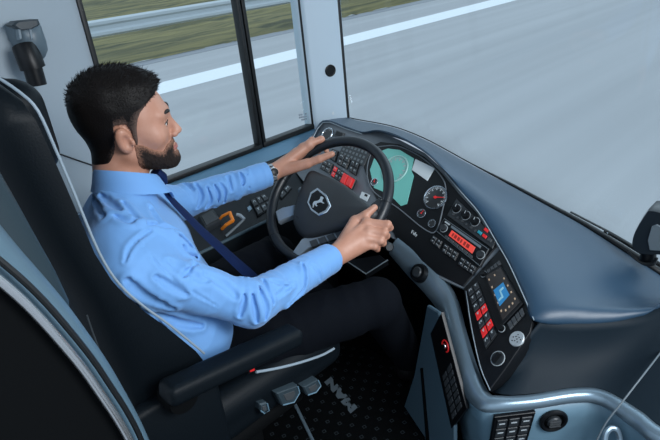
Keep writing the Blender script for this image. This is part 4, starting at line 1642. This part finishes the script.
# short tapering locks standing out of the surface
sel = RNG.choice(len(q), 5200, replace=False)
eps = .002
g = np.stack([f_head_noear(q[sel] + np.eye(3)[i] * eps) - f_head_noear(q[sel] - np.eye(3)[i] * eps) for i in range(3)], 1)
g /= np.linalg.norm(g, axis=1)[:, None] + 1e-9
SV, SF = [], []
for k, i in enumerate(sel):
    p = q[i]
    n_ = g[k]
    top = np.clip((p[2] - .05) / .05, 0, 1)
    if p[2] < -.02 and p[1] > -.02: continue
    flow = np.array((0, .9, .1)) * top + np.array((0, -.45, -.9)) * (1 - top) + RNG.normal(size=3) * .35
    flow = flow - n_ * flow.dot(n_)
    d = N3(n_ * (.55 + .25 * top) + flow * .8)
    L_ = (.0035 + .0105 * top) * RNG.uniform(.6, 1.2) * (.6 if p[2] < 0 else 1)
    s = N3(np.cross(d, n_ + RNG.normal(size=3) * .3)) * RNG.uniform(.0008, .0016)
    s2 = N3(np.cross(d, s)) * .0009
    b0 = p - n_ * .002
    j = len(SV)
    SV += [b0 + s, b0 - s * .5 + s2, b0 - s * .5 - s2, b0 + d * L_]
    SF += [[j, j + 1, j + 3], [j + 1, j + 2, j + 3], [j + 2, j, j + 3]]
mb.add(h2w(np.array(SV)), SF)
Vh = np.concatenate(mb.V)
qh = w2h(Vh.astype(np.float32))
dens = np.clip(-hair_region(qh) / .03, 0, 1) * np.clip(.55 + (qh[:, 2] + .02) / .10, .5, 1) + np.clip((qh[:, 2] - .05) / .03, 0, 1) + np.clip((-qh[:, 1] - .02) / .05, 0, 1) * .6
dens[nb_:] += .4
mk('hair', Vh, mb.F, M_hair2, person, 180, attrs={'cover': .22 + .88 * np.clip(dens, 0, 1)})
V, F, q = nets_head(f_beard, (-.09, -.0, -.15), (.09, .135, -.01), .0022)
br = np.clip(-beard_region(q.astype(np.float32)) / .022, 0, 1)
mk('beard', V, F, M_beard, person, 180, attrs={'cover': .30 + .80 * br})
# moustache darker and eyebrows
for s in (1, -1):
    P = h2w([(s * .012, .1005, .0195), (s * .028, .0975, .0255), (s * .046, .080, .0215)])
    mk('eyebrow', *tube(spl(P, 4), np.interp(np.arange(9), [0, 4, 8], [.0030, .0046, .0022]), 8), M_brow, person)
    c_ = h2w((s * .032, .0800, -.001))
    u_ = HS
    e = mk('eye', *loft([c_ + HS * (.0118 * math.sin(a) * (np.cos(np.linspace(0, 6.2832, 17)[:16])[:, None] * HR[:, 0] + np.sin(np.linspace(0, 6.2832, 17)[:16])[:, None] * HR[:, 2]) + .0118 * math.cos(a) * HR[:, 1]) for a in np.linspace(.05, 3.09, 10)]), M_eye, person)
    mk('iris', *disc(c_ + HR[:, 1] * .0105 * HS, HR[:, 1], .0052 * HS, .0, .0024, 16, .3), M_iris, e)
    # lids
    P = h2w([(s * .0185, .0875, -.002), (s * .024, .0905, .0048), (s * .032, .0915, .0058), (s * .040, .0865, .0035), (s * .0445, .081, -.0015)])
    mk('eyelid', *tube(spl(P, 3), .0021, 8), mat('lid_skin', (.34, .17, .12), .5), person)
    mk('eyelash', *tube(spl(P, 3) + HR[:, 1] * .0022 - HR[:, 2] * .0012, .0013, 6), M_brow, person)
    P = h2w([(s * .0195, .0875, -.004), (s * .026, .0895, -.0085), (s * .034, .089, -.009), (s * .0425, .083, -.004)])
    mk('eyelid', *tube(spl(P, 3), .0018, 8), mat('lid_skin', (.34, .17, .12), .5), person)
P = h2w([(-.020, .0915, -.0725), (-.010, .1015, -.0715), (0, .1035, -.0725), (.010, .1015, -.0715), (.020, .0915, -.0725)])
mk('lips', *tube(spl(P, 3), .0034, 8, flat=1.5), mat('lip_skin', (.36, .13, .11), .5), person)


# ---- shirt
def fold_arm(p, a, b_, seed, amp, k0):
    """oblique soft creases round a sleeve: sharp-crested noise, tight along the limb and long around it"""
    ab = (b_ - a).astype(np.float32)
    L = np.linalg.norm(ab)
    ax = ab / L
    r = p - a.astype(np.float32)
    t = dot(r, ax)
    q = np.stack([t * k0 / 9, *((r - t[..., None] * ax) * .55).transpose(-1, *range(r.ndim - 1))[:2]], -1)
    q = q + .25 * np.stack([waves(p, 15, seed, 4), waves(p, 17, seed + 1, 4), waves(p, 13, seed + 2, 4)], -1) * .06
    n1 = waves(q, 62, seed + 5, 6)
    n2 = waves(q, 110, seed + 9, 6)
    return amp * ((1 - np.tanh(np.abs(n1) * 1.6)) * .75 + (1 - np.tanh(np.abs(n2) * 1.8)) * .35) + amp * .25 * np.tanh(n1)


TY = -.42
TCEN = np.array((0, -.05, 0), np.float32)
TR = rotm(TY, 0, 0)
t2w = lambda q: np.asarray(q, float) @ TR.T + TCEN


def f_torso(p):
    p = (p - TCEN) @ TR.astype(np.float32) + TCEN
    d = cap(p, (-.080, -.045, .90), (.080, -.045, .90), .118)
    d = smin(d, cap(p, (-.115, -.07, .945), (.112, -.075, .945), .068), .06)
    d = smin(d, cap(p, (-.07, -.035, .80), (.07, -.035, .80), .122), .07)
    d = smin(d, cap(p, (-.075, .0, .69), (.075, .0, .69), .132), .06)
    d = smin(d, cap(p, (-.014, -.03, 1.028), (.140, -.072, .962), .048, .052), .04)
    d = smin(d, cap(p, (-.02, -.050, 1.00), (-.022, -.040, 1.062), .06, .050), .02)
    d = smin(d, cap(p, (-.014, -.03, 1.028), (-.155, -.055, .965), .048, .052), .04)
    return d


def f_shirt(p):
    d = f_torso(p)
    q = p * np.array((1, 1, .6), np.float32) + .012 * np.stack([waves(p, 14, 61, 4), waves(p, 16, 62, 4), waves(p, 12, 63, 4)], -1)
    tf_ = .0035 * (1 - np.tanh(np.abs(waves(q, 34, 21, 6)) * 1.7)) 
    d = d - tf_ * np.clip((1.05 - p[..., 2]) / .1, .15, 1)
    for s, e, w_, sd in ((SHR, ELR, WRR, 1), (SHL, ELL_, WRL, 2)):
        u = cap(p, s, e, .060, .047)
        wd = N3(w_ - e)
        end = w_ - wd * .012
        lo_ = cap(p, e, end, .047, .0375)
        lo_ = lo_ - fold_arm(p, e, end, 30 + sd, .0030, 17) - .002
        u = u - fold_arm(p, s, e, 40 + sd, .0030, 12)
        a = smin(u, lo_, .022)
        # crease bunch in the crook of the elbow
        a = a - .003 * (1 - np.abs(np.sin(60 * dot(p - e.astype(np.float32), N3(wd - N3(e - s) * .6).astype(np.float32)) + waves(p, 20, 50 + sd, 4)))) ** 2 * np.exp(-(sph(p, e, 0) / .07) ** 2)
        cuff = cap(p, end - wd * .050, end, .0405, .0395)
        a = smin(a, cuff, .006)
        cut = dot(p - end.astype(np.float32), wd.astype(np.float32))
        a = smax(a, cut, .003)
        hol = cap(p, end - wd * .02, end + wd * .05, .0335)
        a = smax(a, -hol, .002)
        d = smin(d, a, .026)
    d = smax(d, .635 - p[..., 2], .01)
    # neck hole
    d = smax(d, -cap(p, (-.018, -.014, 1.080), (-.018, .01, 1.2), .054, .066), .006)
    return d




def march(fun, px, py, t0=.8, t1=2.2):
    d = N3(ray(px, py))
    t_ = np.linspace(t0, t1, 700)
    v = fun((CAM + d * t_[:, None]).astype(np.float32))
    i = int(np.argmax(v < .0005))
    return (CAM + d * t_[i]) if v[i] < .0005 else None


# cloth creases: valleys pressed into the sleeve and body, each a run of points on the cloth
CREASES = [
    ([(250, 281), (252, 296), (255.5, 312), (256.6, 321)], .0075, .0062), ([(255.5, 284), (261, 296), (265.7, 307), (264.5, 318)], .0085, .0062), ([(263, 281), (268, 292), (272, 304)], .006, .0055),
    ([(302, 264), (304, 275), (301, 292), (287, 306)], .0075, .0055), ([(307.7, 262), (318, 272), (321, 281)], .003, .0045), ([(244, 279), (244, 298), (240, 315)], .006, .0065), ([(272, 281), (288, 288)], .004, .006),
    ([(277, 296), (292, 284)], .004, .006), ([(137.5, 241), (160, 267), (185, 287), (217, 306)], .0022, .0035), ([(155, 228), (141, 237), (130, 248), (125, 262)], .0035, .0045),
    ([(156, 277), (174, 287), (186, 294)], .0055, .0075), ([(181, 245), (189, 256), (197, 258)], .008, .0065), ([(182, 277), (195, 264)], .0055, .0065), ([(144, 307), (178, 322), (201, 326)], .006, .008),
    ([(128, 280), (144, 295), (172, 307)], .007, .009), ([(140, 224), (164, 228), (183, 241), (196, 256)], .006, .0065), ([(172, 234), (191, 249)], .005, .0065), ([(199, 251), (207, 250), (213, 260)], .006, .006),
    ([(102, 196), (114, 207), (121, 212)], .006, .0075), ([(107, 212), (125, 221), (139, 221)], .0055, .0065), ([(123, 203), (132, 214), (141, 223)], .005, .006), ([(94, 199), (105, 217)], .005, .007), ([(150, 208), (160, 224), (178, 232)], .005, .008),
    ([(207, 188), (210, 200), (205.5, 207)], .0075, .006), ([(214.5, 186), (218, 195), (215.5, 206)], .0075, .006), ([(220, 184), (224.5, 191), (223.6, 202)], .006, .0055), ([(240, 174), (242.7, 182), (238, 198)], .0085, .006),
    ([(246, 175), (249, 188)], .003, .0045), ([(228, 177), (231, 190)], .005, .006), ([(196, 185), (201, 196), (197, 207)], .006, .007), ([(184, 184), (193, 190)], .005, .007), ([(150, 262), (166, 280), (190, 300)], .0, .005),
    ([(120, 290), (140, 308), (165, 326)], .005, .008), ([(205, 275), (222, 284), (236, 296)], .005, .009), ([(170, 262), (186, 272), (206, 282)], .004, .009)]
CR3 = []
for pl_, amp, wd_ in CREASES:
    P = [march(f_shirt, *q_) for q_ in pl_]
    P = [p_ for p_ in P if p_ is not None]
    if len(P) > 1 and max(np.linalg.norm(P[i + 1] - P[i]) for i in range(len(P) - 1)) < .12:
        CR3.append((spl(P, 3), amp * 1.15, wd_))


def f_shirt_folds(p):
    d = f_shirt(p)
    near = np.abs(d) < .03
    if not near.any():
        return d
    q = p[near]
    dn = d[near]
    for P, amp, wd_ in CR3:
        c_ = P.mean(0)
        rad = np.linalg.norm(P - c_, axis=1).max() + 4 * wd_
        m = np.linalg.norm(q - c_.astype(np.float32), axis=1) < rad
        if not m.any():
            continue
        qq = q[m]
        dist = np.full(len(qq), 9., np.float32)
        for i in range(len(P) - 1):
            k = (i + .5) / (len(P) - 1)
            tap = 1 + .9 * (2 * k - 1) ** 4            # creases fade and widen at their ends
            dist = np.minimum(dist, cap(qq, P[i], P[i + 1], 0.) * tap)
        dn[m] += amp * np.exp(-(dist / wd_) ** 2) - .65 * amp * np.exp(-((dist - 1.9 * wd_) / (1.1 * wd_)) ** 2)
    d = d.copy()
    d[near] = dn
    return d


V, F = nets(f_shirt_folds, (-.38, -.30, .60), (.40, .62, 1.16), .0034)
shirt = mk('shirt', V, F, M_shirt, person, 180)


rings = []
cyc = np.array((-.019, -.010))
NPH = 48
top, bot_, inn = [], [], []
for ph in np.linspace(-2.85, 2.85, NPH):
    fr = (1 - math.cos(ph)) / 2            # 0 back, 1 front
    zt = 1.108 - .060 * fr
    r_ = .0625
    base = np.array((math.sin(ph - TY), -math.cos(ph - TY)))
    drop = .046 + .030 * np.clip((fr - .72) / .22, 0, 1)
    fl = .020 + .010 * fr
    P = []
    for rr, zz in ((r_ - .004, zt - .035), (r_ - .003, zt - .004), (r_ + .0015, zt + .0015), (r_ + .006, zt - .004), (r_ + fl * .6, zt - drop * .55), (r_ + fl, zt - drop), (r_ + fl - .004, zt - drop + .001), (r_ + .003, zt - .012)):
        q = cyc + base * rr
        P.append((q[0], q[1], zz))
    rings.append(np.array(P))
V, F = loft(rings)
mk('collar', V, F, M_shirt, shirt, 50)

# buttons and placket are under the tie; tie follows the shirt front
def front_y(x, z):
    ys = np.linspace(.28, -.12, 200)
    p = t2w(np.stack([np.full(200, x), ys, np.full(200, z)], 1)).astype(np.float32)
    d = f_shirt(p)
    i = np.argmax(d < 0)
    return ys[i] if d[i] < 0 else -.05


TL = [((160, 180), .016, .0), ((172, 198.5), .019, .004), ((187, 214), .023, .010), ((203.5, 231), .027, .016), ((221, 247), .031, .020), ((238, 263), .035, .022), ((254, 277), .037, .022), ((264, 287), .038, .02)]
rings = []
across = N3((.80, -.60, 0))
tc_ = []
for (px_, py_), hw2, xx in TL:
    c_ = hx(px_, py_, xx)
    m_ = march(f_torso, px_, py_)
    if m_ is not None and py_ < 260 and np.linalg.norm(m_ - CAM) < np.linalg.norm(c_ - CAM) + .008:
        c_ = m_ - N3(m_ - CAM) * .008
    tc_.append((*c_, hw2))
tc_ = spl(np.array(tc_), 5)
for i in range(len(tc_)):
    c_, hw2 = tc_[i, :3], tc_[i, 3]
    t_ = N3(tc_[min(i + 1, len(tc_) - 1), :3] - tc_[max(i - 1, 0), :3])
    ac = N3(across - t_ * across.dot(t_))
    n_ = np.cross(ac, t_)
    if n_[1] < 0: n_ = -n_
    rings.append(np.array([c_ + ac * a_ * hw2 + n_ * h_ for a_, h_ in ((-1, -.003), (-.5, .002), (0, .004), (.5, .002), (1, -.003), (.5, -.004), (0, -.003), (-.5, -.004))]))
V, F = loft(rings)
tie = mk('tie', V, F, M_tie, person, 50)
k0_ = tc_[0, :3]
kd = N3(tc_[4, :3] - k0_)
mk('tie_knot', *tube([k0_ - kd * .022 + (0, 0, .002), k0_ - kd * .006 + np.array((0, .006, 0)), k0_ + kd * .012 + np.array((0, .003, 0))], [.017, .0195, .013], 12, flat=.75), M_tie, tie)

# ---- trousers
HPR, KNR, ANR = np.array((.105, .0, .60)), np.array((.275, .475, .575)), np.array((.20, .70, .19))
HPL, KNL, ANL = np.array((-.105, .0, .60)), np.array((-.17, .47, .58)), np.array((-.12, .72, .19))


def f_tr(p):
    d = cap(p, (-.08, -.01, .615), (.08, -.01, .615), .118)
    for h_, k_, a_, sd in ((HPR, KNR, ANR, 3), (HPL, KNL, ANL, 4)):
        l = cap(p, h_, k_, .092, .067)
        l = l - fold_arm(p, h_, k_, sd, .005, 9)
        l = smin(l, cap(p, k_, a_, .067, .055), .02)
        d = smin(d, l, .03)
    d = smax(d, p[..., 2] - .680, .01)
    return d


V, F = nets(f_tr, (-.32, -.25, .12), (.4, .82, .74), .0065)
mk('trousers', V, F, M_trouser, person, 180)
for a_ in (ANR, ANL):
    def f_sh(p, a_=a_):
        d = cap(p, a_ + np.array((0, -.01, -.045)), a_ + np.array((.01, .17, -.055)), .042, .034)
        d = smin(d, cap(p, a_ + np.array((0, 0, .02)), a_ + np.array((0, 0, -.03)), .045, .042), .03)
        return smax(d, (FZ + .012) - p[..., 2], .006)
    V, F = nets(f_sh, a_ + np.array((-.09, -.1, -.11)), a_ + np.array((.11, .26, .1)), .006)
    mk('shoe', V, F, M_shoe, person, 180)

# ---- wristwatch on the left wrist
wd = N3(WRL - ELL_)
c_ = WRL - wd * .004
wt = mk('wristwatch', *loft([(lambda cc, rr: np.array([cc + rr * (math.cos(a) * frame(wd)[0] + math.sin(a) * frame(wd)[1]) for a in np.linspace(0, 2 * math.pi, 28, endpoint=False)]))(c_ + wd * x, r_) for x, r_ in ((-.009, .0285), (-.009, .0315), (-.005, .033), (.005, .033), (.009, .0315), (.009, .0285))]), mat('watch_steel', (.45, .48, .50), .28, metal=.7), person)
nrm = N3((CAM - c_) - wd * (CAM - c_).dot(wd))
mk('watch_case', *disc(c_ + nrm * .031, nrm, .0155, -.003, .007, 28), mat('watch_steel', (.45, .48, .50), .28, metal=.7), wt)
mk('watch_face', *disc(c_ + nrm * .031, nrm, .0135, .006, .0088, 24), M_black, wt)
mb = MB()
fu, fv, fn = frame(wd)
for k in range(12):
    a0 = 2 * math.pi * k / 12
    dirn = math.cos(a0) * fu + math.sin(a0) * fv
    mb.add(*slab([c_ + dirn * .033 + wd * x + np.cross(wd, dirn) * y for x, y in ((-.008, -.0015), (.008, -.0015), (.008, .0015), (-.008, .0015))], dirn, -.001, .0012, .0003))
mb.build('strap_link', M_black, wt)
